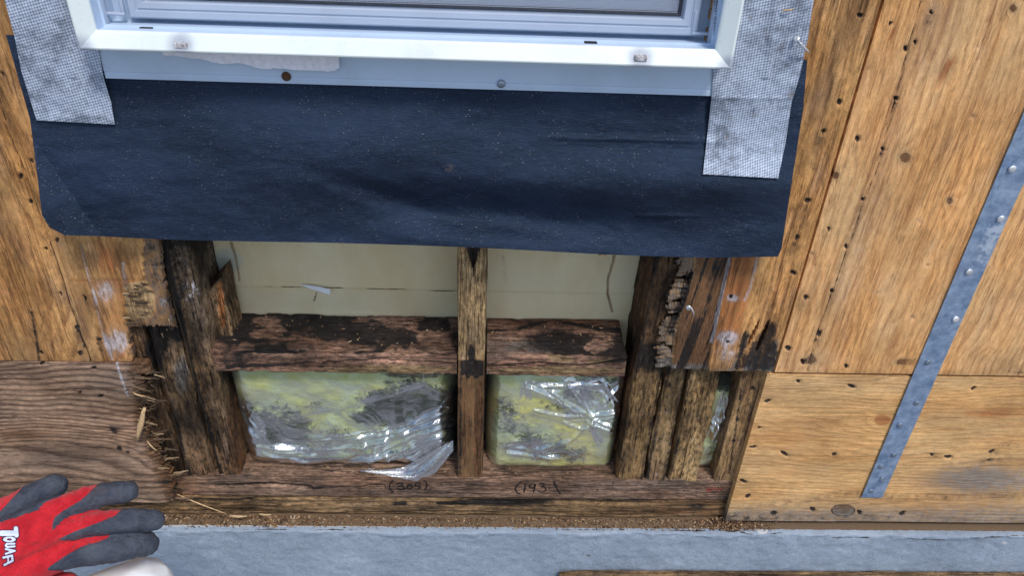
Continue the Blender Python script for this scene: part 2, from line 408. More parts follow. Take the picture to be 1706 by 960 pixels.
def membrane():
    N = NT('bituminous_membrane'); uv = N.attr('guv', 'Vector')
    crepe = N.noise(N.vm(uv, (90, 900, 1)), 1, 5, .65); low = N.noise(N.vm(uv, (5, 11, 1)), 1, 5, .6); gr = N.noise(uv, 1500, 2, .6)
    c = N.mix(N.ss(low, .3, .7), (.0072, .0118, .0235), (.018, .029, .060)); c = N.mix(N.M('MULTIPLY', N.ss(crepe, .45, .75), .5), c, (.032, .055, .125))
    dust = N.M('MULTIPLY', N.ss(gr, .66, .74), N.ss(low, .35, .6))
    c = N.mix(N.M('MULTIPLY', dust, .5), c, (.30, .32, .36))
    vd = N.noise(N.vm(uv, (520, 900, 1)), 1, 1, .5); vc = N.noise(uv, 24, 3, .6)
    spk = N.M('MULTIPLY', N.ss(vd, .70, .75), N.ss(vc, .40, .56)); c = N.mix(N.M('MULTIPLY', spk, .8), c, (.50, .48, .44))
    sc_ = N.M('MULTIPLY', N.ss(N.noise(N.vm(uv, (30, 420, 1)), 1, 5, .7), .60, .70), N.ss(N.noise(uv, 9, 4, .6), .50, .64)); c = N.mix(N.M('MULTIPLY', sc_, .35), c, (.16, .19, .26))
    B = N.sep(N.attr('m1', 'Color')); c = N.mix(N.ss(N.M('ADD', B[1], N.M('MULTIPLY', N.M('SUBTRACT', N.noise(uv, 160, 5, .6), .5), .9)), .45, .8), c, (.13, .10, .085))
    c = N.mix(N.ss(B[0], .4, .6), c, (.02, .008, .006))
    N.set(col=c, rough=N.M('ADD', .36, N.M('MULTIPLY', low, .15)), spec=.45); N.b.inputs['Specular Tint'].default_value = (.5, .72, 1, 1); N.bump(N.M('ADD', N.M('MULTIPLY', crepe, 1.), N.M('MULTIPLY', gr, .4)), .0014, 1.); return N.m
MEMB = membrane()
def tape_mat():
    N = NT('grey_woven_tape'); uv = N.attr('guv', 'Vector')
    x, y, _ = N.t.nodes.new('ShaderNodeSeparateXYZ').outputs if False else (None, None, None)
    sp = N.t.nodes.new('ShaderNodeSeparateXYZ'); N.t.links.new(N.vm(uv, (1, 1, 1), (0, 0, 0), .62), sp.inputs[0])
    k = 2*math.pi/.0038
    sx = N.M('SINE', N.M('MULTIPLY', sp.outputs[0], k)); sy = N.M('SINE', N.M('MULTIPLY', sp.outputs[1], k*.8))
    pat = N.M('MULTIPLY', sx, sy); pat = N.ss(N.M('ADD', pat, N.M('MULTIPLY', N.M('SUBTRACT', N.noise(uv, 260, 4, .7), .5), 2.4)), -.9, .8)
    low = N.noise(N.vm(uv, (16, 22, 1)), 1, 6, .7); fine = N.noise(uv, 500, 3, .6); mid = N.noise(uv, 75, 5, .7)
    c = N.mix(pat, (.17, .21, .29), (.58, .67, .82)); c = N.mix(N.M('MULTIPLY', fine, .25), c, (.6, .64, .72))
    c = N.mix(N.M('MULTIPLY', N.ss(N.M('ADD', low, N.M('MULTIPLY', mid, .45)), .62, .95), .85), c, (.07, .085, .12))
    c = N.mix(N.M('MULTIPLY', N.ss(mid, .58, .74), .5), c, (.26, .21, .16)); c = N.mix(N.M('MULTIPLY', N.ss(N.noise(N.vm(uv, (420, 60, 1), (0, 0, 0), .6), 1, 4, .7), .55, .68), .45), c, (.70, .76, .86))
    N.set(col=c, rough=.7, spec=.3); N.bump(N.M('ADD', pat, N.M('MULTIPLY', fine, .5)), .0005, .8); return N.m
TAPE = tape_mat()
def concrete():
    N = NT('rough_concrete'); p = N.obj()
    n1 = N.noise(p, 6, 5, .6); n2 = N.noise(p, 110, 6, .7); n3 = N.noise(p, 520, 3, .7); v = N.voro(p, 160); ho = N.M('MULTIPLY', N.ss(v, .16, .07), N.ss(N.noise(p, 30, 3), .5, .6))
    c = N.mix(N.ss(n1, .3, .7), (.26, .32, .40), (.37, .44, .53)); c = N.mix(N.M('MULTIPLY', N.ss(n2, .35, .75), .5), c, (.22, .25, .30)); c = N.mix(N.M('MULTIPLY', N.ss(n3, .55, .66), .5), c, (.55, .60, .66)); c = N.mix(N.M('MULTIPLY', N.ss(N.noise(p, 330, 4, .8), .56, .66), .55), c, (.15, .17, .20))
    c = N.mix(N.M('MULTIPLY', ho, .7), c, (.07, .07, .075))
    m1 = N.sep(N.attr('m1', 'Color')); m2 = N.sep(N.attr('m2', 'Color'))
    def m(mask): return N.ss(N.M('ADD', mask, N.M('MULTIPLY', N.M('SUBTRACT', n2, .5), .9)), .45, .62)
    c = N.mix(m(m2[0]), c, (.52, .53, .54)); c = N.mix(m(m1[0]), c, (.07, .065, .06)); c = N.mix(m(m1[1]), c, N.mix(n3, (.10, .06, .035), (.26, .18, .11)))
    N.set(col=c, rough=.85, spec=.25); N.bump(N.M('ADD', N.M('MULTIPLY', n2, 1.2), N.M('SUBTRACT', N.M('MULTIPLY', n3, .5), ho)), .0016, .9); return N.m
CONC = concrete()
def galv():
    N = NT('galvanised_steel'); uv = N.attr('guv', 'Vector'); v = N.voro(uv, 60, out='Color'); n = N.noise(uv, 55, 6, .7); f = N.noise(uv, 600, 3, .6)
    k = N.sep(v)[0]
    c = N.mix(N.ss(n, .35, .68), (.17, .26, .42), (.38, .50, .68)); c = N.mix(N.M('MULTIPLY', k, .25), c, (.52, .60, .70)); c = N.mix(N.M('MULTIPLY', N.ss(f, .62, .75), .4), c, (.10, .13, .18))
    m1 = N.sep(N.attr('m1', 'Color')); c = N.mix(N.M('MULTIPLY', N.ss(N.M('ADD', m1[2], N.M('MULTIPLY', N.M('SUBTRACT', n, .5), 1.2)), .4, .6), .8), c, (.62, .70, .80))
    N.set(col=c, rough=N.M('ADD', .38, N.M('MULTIPLY', n, .25)), metal=.55, spec=.5); N.bump(N.M('ADD', n, f), .0003, .6); return N.m
GALV = galv()
def insul():
    N = NT('mouldy_fibreglass'); uv = N.attr('guv', 'Vector'); m1 = N.sep(N.attr('m1', 'Color'))
    n1 = N.noise(uv, 22, 6, .65, .6); n2 = N.noise(N.vm(uv, (150, 260, 1)), 1, 5, .7, .5); f = N.noise(uv, 700, 3, .6); n3 = N.noise(uv, 120, 8, .78, .5)
    c = N.mix(N.ss(n1, .3, .7), (.56, .54, .17), (.64, .72, .46)); c = N.mix(N.M('MULTIPLY', f, .35), c, (.30, .36, .19))
    c = N.mix(N.M('MULTIPLY', N.ss(m1[2], .2, .9), .9), c, (.74, .66, .18))
    dm = N.M('ADD', m1[0], N.M('MULTIPLY', N.M('SUBTRACT', n3, .5), 1.3))
    c = N.mix(N.M('MULTIPLY', N.ss(N.M('ADD', dm, N.M('MULTIPLY', N.M('SUBTRACT', f, .5), .5)), .38, .62), .92), c, N.mix(f, (.014, .020, .022), (.070, .080, .055)))
    c = N.mix(N.M('MULTIPLY', N.ss(N.M('ADD', m1[0], N.M('MULTIPLY', N.M('SUBTRACT', n2, .5), 2.2)), .6, .75), .8), c, (.02, .02, .018))
    c = N.mix(N.M('MULTIPLY', N.ss(N.M('ADD', m1[1], N.M('MULTIPLY', N.M('SUBTRACT', n3, .5), 1.2)), .5, .65), .8), c, (.07, .04, .025))
    N.set(col=c, rough=.9, spec=.15, sheen=.2); N.bump(N.M('ADD', n2, N.M('MULTIPLY', n1, 2.)), .002, .9); return N.m
INS = insul()
def film():
    N = NT('clear_polythene'); uv = N.attr('guv', 'Vector'); g = N.attr('h')
    n = N.noise(N.vm(uv, (60, 90, 1)), 1, 5, .65, 1.2); n2 = N.noise(uv, 300, 3, .6)
    t = N.t.nodes; L = N.t.links
    tr = t.new('ShaderNodeBsdfTransparent'); tr.inputs[0].default_value = (.93, .95, .95, 1)
    gl = t.new('ShaderNodeBsdfGlossy'); gl.inputs['Roughness'].default_value = .09; gl.inputs[0].default_value = (.95, .97, 1, 1)
    bp = t.new('ShaderNodeBump'); bp.inputs['Distance'].default_value = .0025; bp.inputs['Strength'].default_value = .55; L.new(N.M('ADD', N.M('MULTIPLY', n, .8), N.M('MULTIPLY', N.voro(N.mix(.06, uv, N.t.nodes.new('ShaderNodeTexNoise').outputs[1]), 48), .55)), bp.inputs['Height']); L.new(bp.outputs[0], gl.inputs['Normal'])
    df = t.new('ShaderNodeBsdfDiffuse'); df.inputs[0].default_value = (.50, .60, .74, 1)
    fr = t.new('ShaderNodeFresnel'); fr.inputs[0].default_value = 1.5; L.new(bp.outputs[0], fr.inputs['Normal'])
    fac = N.M('ADD', N.M('MULTIPLY', fr.outputs[0], .5), N.M('MULTIPLY', N.M('MULTIPLY', g, g), .42), clamp=True)
    m1 = t.new('ShaderNodeMixShader'); L.new(N.M('MULTIPLY', N.M('MULTIPLY', g, g), .07), m1.inputs[0]); L.new(tr.outputs[0], m1.inputs[1]); L.new(df.outputs[0], m1.inputs[2])  # faint blue-white diffuse painted along folds in place of sky highlights
    m2 = t.new('ShaderNodeMixShader'); L.new(fac, m2.inputs[0]); L.new(m1.outputs[0], m2.inputs[1]); L.new(gl.outputs[0], m2.inputs[2])
    L.new(m2.outputs[0], N.out.inputs[0]); return N.m
FILM = film()
def vapour():
    N = NT('vapour_sheet'); uv = N.attr('guv', 'Vector'); n1 = N.noise(N.vm(uv, (9, 5, 1)), 1, 5, .6); f = N.noise(N.vm(uv, (260, 500, 1)), 1, 3, .6); m1 = N.sep(N.attr('m1', 'Color'))
    c = N.mix(N.ss(n1, .3, .7), (.70, .56, .31), (.80, .70, .46)); c = N.mix(N.M('MULTIPLY', N.ss(m1[2], .2, .8), .6), c, (.42, .52, .48)); nz = N.M('MULTIPLY', N.M('SUBTRACT', N.noise(uv, 130, 5, .7), .5), .8)
    c = N.mix(N.M('MULTIPLY', N.ss(N.M('ADD', m1[0], nz), .4, .65), .85), c, (.06, .04, .025)); c = N.mix(N.M('MULTIPLY', N.ss(N.M('ADD', m1[1], nz), .3, .8), .7), c, (.24, .13, .055))
    N.set(col=c, rough=.45, spec=.4); N.bump(N.M('ADD', f, N.M('MULTIPLY', n1, 4.)), .0005, .6); return N.m
VAP = vapour()

# ------------------------------------------------------------------ setting
def px_lerp(y, a, b): return a[0]+(b[0]-a[0])*(y-a[1])/(b[1]-a[1])
gm = box_mesh('ground', (-40, -60, -1.6), (40, 40, -1.5)); GR = simple('packed_soil', (.20, .20, .21), .95, sc=3, var=.3, bump=.01)
tag(link('ground', gm, GR), kind='structure')

ZP = W(785, 797, .012)[2]        # top of the bottom plate
ZR = W(785, 831, .012)[2]
ZS = W(785, 862, .012)[2]
ZL = ZS - .001                   # ledge
ZT = W(785, 619, 0)[2]

# foundation: one block, its front gridded
def foundation():
    yF = -.016
    xs = axis(-.80, .86, .003, -1.6, 1.6); zs = axis(ZL-.16, ZL-.003, .003, -1.5)[::-1]
    prof = [(ZL-.001, .10, 0), (ZL-.001, .012, 0), (ZL-.0012, .004, 0), (ZL-.0015, -.004, 0), (ZL-.0018, -.010, 0), (ZL-.0025, yF+.002, .4)]
    Zc = np.array([p[0] for p in prof]+list(zs)); Yc = np.array([p[1] for p in prof]+[yF]*len(zs)); wt = np.array([p[2] for p in prof]+[1]*len(zs))
    Z, X = np.meshgrid(Zc, xs, indexing='ij'); Y = np.broadcast_to(Yc[:, None], X.shape).copy()
    d = .0035*(fbm(X*60, Z*60, 4, 3)-.5)+.006*(fbm(X*9, Z*9, 3, 8)-.5)
    top = np.exp(-((Z-(ZL-.006))/.006)**2)*(fbm(X*45, Z*80, 3, 21)-.45)*.008
    Y -= (d+top)*wt[:, None]
    Z = Z + (fbm(X*30, Z*0, 4, 77)-.5)*.003*(wt[:, None] > .3)*(Zc[:, None] > ZL-.02)
    P = np.stack([X, Y, Z], -1); px, py = proj(P)
    # pale chipped lip, cracks and a painted shadow line below it
    ly = 880+0*px
    lip = np.exp(-((py-(876+(px-850)*.002))/5.)**2)*.9*(px < 1500)
    crack = line(px, py, [(1190, 880), (1260, 893), (1330, 885), (1390, 897), (1470, 896), (1560, 900), (1706, 893)], 1.3)*.7*ss(.35, .55, fbm(px*.03, py*.03, 3, 61))
    shade_line = np.exp(-((py-884-(px-850)*.004)/2.2)**2)*(.35+.6*fbm(px*.02, 0*px, 3, 6))*(px < 1240)
    spot = blob(px, py, 605, 912, 14, 9, 0, .9)*.45+blob(px, py, 1270, 886, 10, 6)*.8+blob(px, py, 1675, 905, 8, 4)*.6
    dirt = blob(px, py, 980, 925, 22, 5)*.45+blob(px, py, 945, 932, 8, 5)*.4
    deb = ((Yc[:, None] > yF+.006)*np.ones_like(X))
    sheet('concrete_foundation', P[:, ::1][::-1][::-1], CONC, None, guv=(X, Z), m1=(crack+shade_line+dirt, deb*.95), m2=(np.clip(lip+spot, 0, 1),))
    o = bpy.data.objects['concrete_foundation']; tag(o, 'rough blue-grey concrete foundation wall running below the wooden framing', 'foundation wall')
    # give it depth: a solid block behind the skin
    return o
fo = foundation()
cm = box_mesh('footing_core', (-1.6, .0, -1.5), (1.6, .25, ZL-.012)); link('footing_core', cm, CONC, fo)
bk = box_mesh('interior_wall', (-1.6, .108, ZL-.01), (1.6, .125, .9)); tag(link('interior_wall', bk, DRY), 'grey interior wallboard closing the back of the open stud bays', 'interior wall')

# ------------------------------------------------------------------ plywood sheets
HOLES_L = [(95, 400), (76, 415), (100, 489), (141, 497), (128, 546), (69, 588), (133, 589), (165, 567), (53, 268), (34, 294), (51, 336), (4, 122)]
HOLES_L2 = [(70, 606), (156, 614), (168, 661), (190, 719), (199, 748), (213, 754), (133, 655)]
HOLES_S = [(1433, 25), (1399, 170), (1373, 219), (1346, 334), (1328, 396), (1322, 455), (1218, 495), (1213, 571)]
HOLES_R = [(1484, 39), (1525, 69), (1509, 81), (1493, 164), (1429, 231), (1471, 249), (1381, 381), (1438, 332), (1410, 411), (1386, 485), (1343, 496), (1365, 557), (1313, 581), (1410, 611), (1338, 604), (1587, 609), (1551, 20)]
DIMP_R = [(1630, 78), (1620, 194), (1582, 334), (1532, 369), (1545, 443), (1462, 488), (1618, 527), (1674, 447), (1690, 372), (1352, 424), (1700, 162), (1520, 530)]
HOLES_B = [(1330, 636), (1419, 645), (1279, 669), (1622, 648), (1265, 714), (1255, 746), (1307, 757), (1389, 758), (1553, 759), (1580, 762), (1652, 753), (1238, 803), (1246, 828), (1354, 850), (1289, 856), (1503, 857), (1666, 859), (1432, 855)]
def holes(px, py, lst, r=4.2, sx=1.):  # dent mask, also coloured dark to paint the shade inside nail holes
    m = 0*px
    for k, (a, b) in enumerate(lst):
        q = .55+.5*random.random(); e_ = .75+.5*random.random()
        m = np.maximum(m, blob(px+1.6*(vn(px*.5, py*.5, k)-.5), py+1.6*(vn(px*.5, py*.5, k+9)-.5), a, b, r*q*sx*e_, r*q/(sx if sx > 1 else 1)/e_, -40+80*random.random(), .45))
    return m
def panel(name, xs, zs, keepf, fieldf, mat, label, grain='z', seed=0, y0=0., thick=.012):
    zs = zs[::-1]
    Z, X = np.meshgrid(zs, xs, indexing='ij'); P = np.stack([X, np.full_like(X, y0), Z], -1); px, py = proj(P)
    f = fieldf(px, py, X, Z)
    P[..., 1] += f.get('d', 0)
    s, t = (X, Z) if grain == 'z' else (Z, X)
    P[..., 1] += .0004*(fbm(s*220+seed, t*10, 3, seed)-.5)*2
    keep = None
    if keepf is not None:
        c = lambda A: (A[:-1, :-1]+A[1:, 1:])/2
        keep = keepf(c(px), c(py), c(X), c(Z))
    th = np.zeros(P.shape); th[..., 1] = (y0+thick)-P[..., 1]
    o = sheet(name, P, mat, th, keep, guv=(s+seed*.31, t+seed*.17), h=f.get('h', 0), m1=f.get('m1', ()), m2=f.get('m2', ()))
    return tag(o, label, 'plywood')
GP = 'plywood sheathing sheets'
def smear(px, py, lst, ang=0., L=12, r=6):
    m = 0*px
    for k, (a, b) in enumerate(lst):
        q = _h(np.array([k]), np.array([int(a)]), 5)[0]
        dx = math.sin(math.radians(ang)); dy = math.cos(math.radians(ang))
        m = np.maximum(m, (.15+.5*q)*blob(px, py, a+dx*L*.5, b+dy*L*.5, r*(.7+.6*q), L*(.5+q), -ang, .9))
    return m
def knots(px, py, lst):
    h = 0; k = 0
    for (a, b, rx, ry) in lst:
        d = np.sqrt(((px-a)/rx)**2+((py-b)/ry)**2)
        h = h+1.6*np.exp(-(d/2.2)**2); k = np.maximum(k, 1-ss(.75, 1.0, d))
    return h, k

# upper left sheet
def k_ul(px, py, X, Z):
    e_in = interp(py, [(0, 300), (400, 262), (470, 270), (546, 289)]) + 3*(fbm(py*.2, px*0, 2, 3)-.5)
    e_out = interp(py, [(400, 246), (465, 240), (472, 212), (560, 214), (600, 220), (640, 226)])+6*(fbm(py*.25, 0*px, 3, 5)-.5)
    return (Z > ZUL) & ((px < e_out) | ((px < e_in) & (py < 546+5*(fbm(px*.2, 0*py, 2, 9)-.5))))
ZUL = W(110, 602)[2]
def f_ul(px, py, X, Z):
    warp = fbm(X*7, Z*1.3, 3, 11)
    h = X*50+warp*13+Z*2.0+fbm(X*34, Z*12, 2, 47)*1.2
    hs = holes(px, py, HOLES_L)
    crack = line(px, py, [(-10, 130), (12, 217), (40, 282), (65, 355), (87, 417), (105, 470), (127, 540), (152, 604)], 1.1)
    e_out = interp(py, [(400, 238), (468, 238), (474, 208), (560, 212), (600, 220), (640, 226)])+8*(fbm(py*.15, 0*px, 3, 5)-.5)
    inner = ss(-1.5, 1.5, px-e_out)
    sp = (blob(px, py, 229, 503, 25, 34, -12, .25))*inner
    d = hs*.0035+crack*.003+inner*.0035 - sp*.003*(.6+.8*ridge(px*.03, py*.22, 2, 4))
    # veneer edge steps (peeled strip beside the break)
    step = ss(150, 156, px-(py-470)*.12)*ss(462, 468, py)*(1-inner)
    d = d+step*.0012
    low = ss(470, 600, py)*.30
    dark = np.maximum.reduce([hs*1.3, crack, line(px, py, [(52, 520), (60, 560), (66, 600)], 3.5)*.7, line(px, py, [(128, 530), (140, 600)], 5)*.5, blob(px, py, 165, 572, 6, 22, -15)*.6, line(px, py, [(95, 395), (60, 600)], 0.1),
                              blob(px, py, 80, 400, 10, 18, -20)*.5, inner*(.38+.25*fbm(px*.05, py*.05, 3, 4))-sp*.9, blob(px, py, 250, 420, 12, 30)*.6*inner, ss(590, 606, py)*.35])
    dark = np.maximum(dark, smear(px, py, HOLES_L, 15)); dark = np.clip(dark+low*.35*fbm(px*.02, py*.01, 2, 5), 0, 1.3)
    brown = np.clip(.25*ss(380, 560, py)+.5*blob(px, py, 215, 435, 22, 40)+.5*inner+.25*(fbm(px*.02, py*.006, 3, 9) > .55), 0, .55)-sp
    white = step*(.62*blob(px, py, 175, 485, 18, 22)+.7*blob(px, py, 195, 570, 22, 22))+.5*line(px, py, [(135, 410), (150, 470), (172, 560), (186, 600)], 3)+.55*line(px, py, [(205, 440), (208, 480)], 4)+.5*blob(px, py, 270, 508, 10, 10)
    orange = .55*line(px, py, [(120, 467), (145, 467)], 4)+.6*blob(px, py, 178, 430, 20, 34, -12)+step*.45+.35*line(px, py, [(0, 470), (50, 560), (62, 600)], 12)+.35*line(px, py, [(20, 330), (45, 420)], 12)
    grey = .55*line(px, py, [(40, 190), (75, 300), (100, 395)], 14)*.6+inner*.5*(1-sp)+.35*line(px, py, [(100, 420), (150, 600)], 16)+.3*blob(px, py, 30, 600, 40, 30)
    return dict(d=d, h=h, m1=(dark*(1-.75*sp), brown, np.clip(sp*1.4, 0, 1.2), .18*low+inner*.2), m2=(white, orange, grey))
xs = axis(W(-10, 400)[0]-.02, W(300, 546)[0]+.004, .0016, -1.6); zs = axis(ZUL, .36, .0019, None, .9)
panel('plywood_sheet', xs, zs, k_ul, f_ul, PLY, 'tall weathered plywood sheet left of the opening, vertical grain, its right edge broken', 'z', 1)

# lower left sheet, horizontal grain, torn right edge
ZL1 = W(110, 603.5)[2]; ZL0 = W(150, 832)[2]
def k_ll(px, py, X, Z):
    e = interp(py, [(600, 225), (608, 250), (622, 252), (632, 232), (650, 236), (662, 240), (672, 230), (700, 232), (712, 246), (730, 240), (745, 258), (765, 262), (790, 282), (815, 286), (840, 296)])
    e = e+9*(fbm(py*.45, 0*px, 2, 31)-.5)+10*(vn(py*.9, 0*px, 8)-.5)
    return px < e
def f_ll(px, py, X, Z):
    u = px*.01; base = (py-600)/9.2
    cath = 6.5*np.exp(-((py-742-(px-120)*.05)/34)**2)*ss(290, 20, np.abs(px-60))
    h = base+1.3*np.sin(px*.010+py*.010)+fbm(px*.006, py*.012, 3, 2)*2.6+cath*fbm(px*.004, py*.02, 2, 3)
    hs = holes(px, py, HOLES_L2, 4, 1.3)
    e = interp(py, [(600, 215), (640, 218), (700, 222), (760, 245), (800, 265), (840, 280)])
    torn = ss(-12, 16, px-e+14*(fbm(py*.3, px*.02, 3, 5)-.5))
    d = hs*.003+torn*.004*(.4+1.2*vn(px*.06, py*.5, 3))-.006*ss(150, 280, px)*ss(700, 830, py) - .0006*np.sin(h*2*math.pi)
    dark = np.clip(hs*1.3+line(px, py, [(0, 788), (60, 792), (140, 798), (290, 802)], 3.5)*.5+torn*.28+blob(px, py, 190, 715, 14, 7)*.7+.35*ss(790, 830, py), 0, 1.2)
    brown = torn*.55+.32*blob(px, py, 40, 725, 55, 8)+.25
    white = .75*line(px, py, [(194, 604), (200, 625), (213, 660)], 2.5)+.3*blob(px, py, 235, 745, 14, 9)
    grey = .48*ss(605, 625, py)*ss(640, 700, 760-py*0+0*px-py+640)*0+.45*blob(px, py, 210, 640, 70, 26)+.40*blob(px, py, 120, 770, 160, 24)
    straw = torn*.35*ss(.5, .8, vn(px*.08, py*.5, 6))
    return dict(d=d, h=h, m1=(dark, brown, straw, .12), m2=(white, .12*blob(px, py, 60, 730, 60, 30), grey))
panel('plywood_sheet', axis(W(-10, 700)[0]-.03, W(300, 830)[0]+.01, .0016, -1.6), axis(ZL0, ZL1, .0016), k_ll, f_ll, PLYG, 'greyed plywood sheet with horizontal grain behind the gloved hand, its right edge torn into splinters', 'x', 2, y0=-.001)

# narrow strip right of the opening
XSEAM = W(1380, 310)[0]
ZST = W(1250, 619)[2]
def e_strip(py): return interp(py, [(300, 1190), (425, 1162), (460, 1158), (500, 1142), (560, 1128), (600, 1122), (620, 1118)])
def k_st(px, py, X, Z):
    e = e_strip(py)-26+14*(vn(py*.16, 0*px, 4)-.5)+8*(vn(py*.5, 0*px, 5)-.5)
    notch = (blob(px, py, 1272, 560, 4, 30, 22, .1) > .5) | (blob(px, py, 1256, 555, 2.6, 26, 24, .1) > .5)
    chunk = (px < e_strip(py)-2) & ((vn(py*.13+3, px*.03, 7) < .38))
    return (px > e) & ~notch & ~chunk
def f_st(px, py, X, Z):
    h = X*70+fbm(X*8, Z*1.5, 3, 14)*9+fbm(X*34, Z*12, 2, 46)*1.2
    hs = holes(px, py, HOLES_S, 4.6)
    wl = interp(py, [(425, 1217), (500, 1200), (580, 1186), (620, 1180)])
    inner = ss(1.5, -1.5, px-wl)*(py > 380)
    frag = ss(3, -3, px-e_strip(py))
    d = hs*.0035+inner*.004+frag*.005*(1+1.2*(vn(px*.05, py*.3, 9)-.5))+line(px, py, [(1292, 430), (1240, 560), (1225, 618)], 1.2)*.0025*(py > 530)
    rot = np.maximum.reduce([blob(px, py, 1262, 602, 44, 24, 0, .6), blob(px, py, 1272, 588, 28, 38, 20, .4), blob(px, py, 1240, 570, 10, 24, 20)*.9, blob(px, py, 1283, 556, 12, 26, 22)])
    d = d+rot*.004*fbm(px*.12+py*.05, py*.02, 3, 6)
    base = ss(600, 619, py)
    dark = np.maximum.reduce([hs*1.3, smear(px, py, HOLES_S[:6], -20, 18, 7), inner*(.15+1.3*ss(.45, .7, fbm(px*.14+py*.05, py*.008, 3, 3))*.6), rot*.85, base*.45, frag*.35, blob(px, py, 1205, 600, 8, 16, 15)*.6, line(px, py, [(1245, 560), (1228, 615)], 3)*.9*(py > 540), line(px, py, [(1367, 220), (1356, 280)], 5)*.55, line(px, py, [(1433, 30), (1420, 60)], 4)*.5, line(px, py, [(1345, 330), (1336, 380)], 5)*.4, line(px, py, [(1290, 440), (1275, 540)], 2)*.4])
    straw = frag*.35*ss(.4, .6, vn(px*.06, py*.2, 9))+.45*line(px, py, [(1265, 505), (1290, 520)], 3)
    white = line(px, py, [(1218, 425), (1201, 500), (1186, 572)], 2.2, .3)*1.2+.75*np.minimum(1, blob(px, py, 1220, 497, 12, 7)+blob(px, py, 1212, 562, 22, 12)+line(px, py, [(1262, 428), (1250, 480), (1240, 500)], 3)*.8)+.55*blob(px, py, 1210, 590, 20, 18)
    mid = ss(-2, 2, px-wl)*ss(4, -4, px-(1264-(py-425)*.22))*(py > 380)
    orange = mid*(.62-.35*ss(560, 600, py))+.3*blob(px, py, 1350, 90, 12, 20)+.35*blob(px, py, 1265, 500, 10, 14)
    grey = .35*line(px, py, [(1430, 40), (1395, 110), (1360, 170)], 22)+.75*rot*ss(.45, .6, fbm(px*.16+py*.06, py*.03, 2, 3))+.55*base+inner*.22+frag*.4
    return dict(d=d, h=h, m1=(np.clip(dark, 0, 1.2), .75*inner*(1-frag)+.25*line(px, py, [(1300, 430), (1285, 540)], 6), straw, .1+inner*.1), m2=(white, orange, grey))
panel('plywood_sheet', axis(W(1080, 620)[0], XSEAM-.0019, .0015), axis(ZST, .36, .0017, None, .9), k_st, f_st, PLY, 'narrow plywood strip between the window and the diagonal-strap sheet, rotted black at its bottom corner', 'z', 3, y0=-.0005)

# large upper right sheet
ZR2 = W(1400, 622)[2]
KN_R = [(1508, 262, 11, 10), (1688, 13, 8, 8), (1582, 334, 7, 7), (1352, 599, 10, 8), (1503, 604, 11, 7), (1620, 596, 15, 9), (1392, 292, 8, 8)]
def f_r(px, py, X, Z):
    h = X*95+fbm(X*5, Z*1.2, 3, 44)*16+fbm(X*34, Z*14, 2, 45)*1.6; kh, kk = knots(px, py, KN_R); h = h+kh*.8
    hs = holes(px, py, HOLES_R, 4.4); dm = holes(px, py, DIMP_R, 3.2)
    seam2 = line(px, py, [(1535, 0), (1512, 85), (1488, 180), (1462, 280), (1440, 335), (1400, 450), (1360, 560), (1345, 618)], 1.2)
    fish = ss(.62, .78, ridge(X*150+Z*18, Z*11, 2, 9))*ss(.45, .62, fbm(X*9, Z*5, 2, 5))
    d = hs*.0035+dm*.0016+seam2*.0018+fish*.0007
    dark = np.maximum.reduce([hs*1.3, smear(px, py, HOLES_R, -20, 16, 7), line(px, py, [(1535, 0), (1512, 85), (1488, 180), (1462, 280), (1440, 335), (1400, 450), (1360, 560), (1345, 618)], 7, .95)*.33, seam2*.75, dm*.3, kk*.25, line(px, py, [(1437, 325), (1428, 360), (1412, 400)], 5)*.5, line(px, py, [(1470, 250), (1440, 330), (1405, 430), (1380, 500)], 9)*.38, line(px, py, [(1650, 585), (1640, 612)], 6)*.6, line(px, py, [(1700, 590), (1690, 618)], 6)*.6, blob(px, py, 1345, 603, 14, 6)*.5, line(px, py, [(1429, 232), (1425, 290), (1410, 320)], 3)*.5, ss(612, 622, py)*.35])
    brown = np.clip(kk*.75+fish*.45+.4*line(px, py, [(1385, 490), (1360, 570)], 8), 0, 1)
    orange = .4*fish+.35*line(px, py, [(1590, 90), (1530, 200)], 5)+.35*line(px, py, [(1520, 480), (1480, 590)], 5)+.3*line(px, py, [(1500, 100), (1470, 200)], 5)+.5*line(px, py, [(1488, 50), (1478, 70)], 4)
    grey = .36*line(px, py, [(1560, 20), (1500, 180), (1455, 330), (1400, 520)], 20)+.3*line(px, py, [(1600, 0), (1560, 120)], 14)+.35*blob(px, py, 1350, 600, 60, 20)
    knr = sum(np.clip(1-np.abs(np.sqrt(((px-a)/rx)**2+((py-b)/ry)**2)-.95)/.18, 0, 1) for a, b, rx, ry in KN_R)
    ringw = sum(blob(px, py, a, b, rx*1.7, ry*1.7)*.45 for a, b, rx, ry in KN_R)
    return dict(d=d, h=h, m1=(dark+.5*knr, brown, 1.3*ringw*(1-kk)+.25*dm, .05), m2=(.25*sum(blob(px, py, a, b, 7, 6) for a, b in DIMP_R), orange, grey))
panel('plywood_sheet', axis(XSEAM+.0017, W(1720, 20)[0]+.01, .0017, None, 1.6), axis(ZR2, .40, .0019, None, .9), None, f_r, PLYP, 'large knotty plywood sheet with vertical grain behind the upper half of the steel strap', 'z', 4)

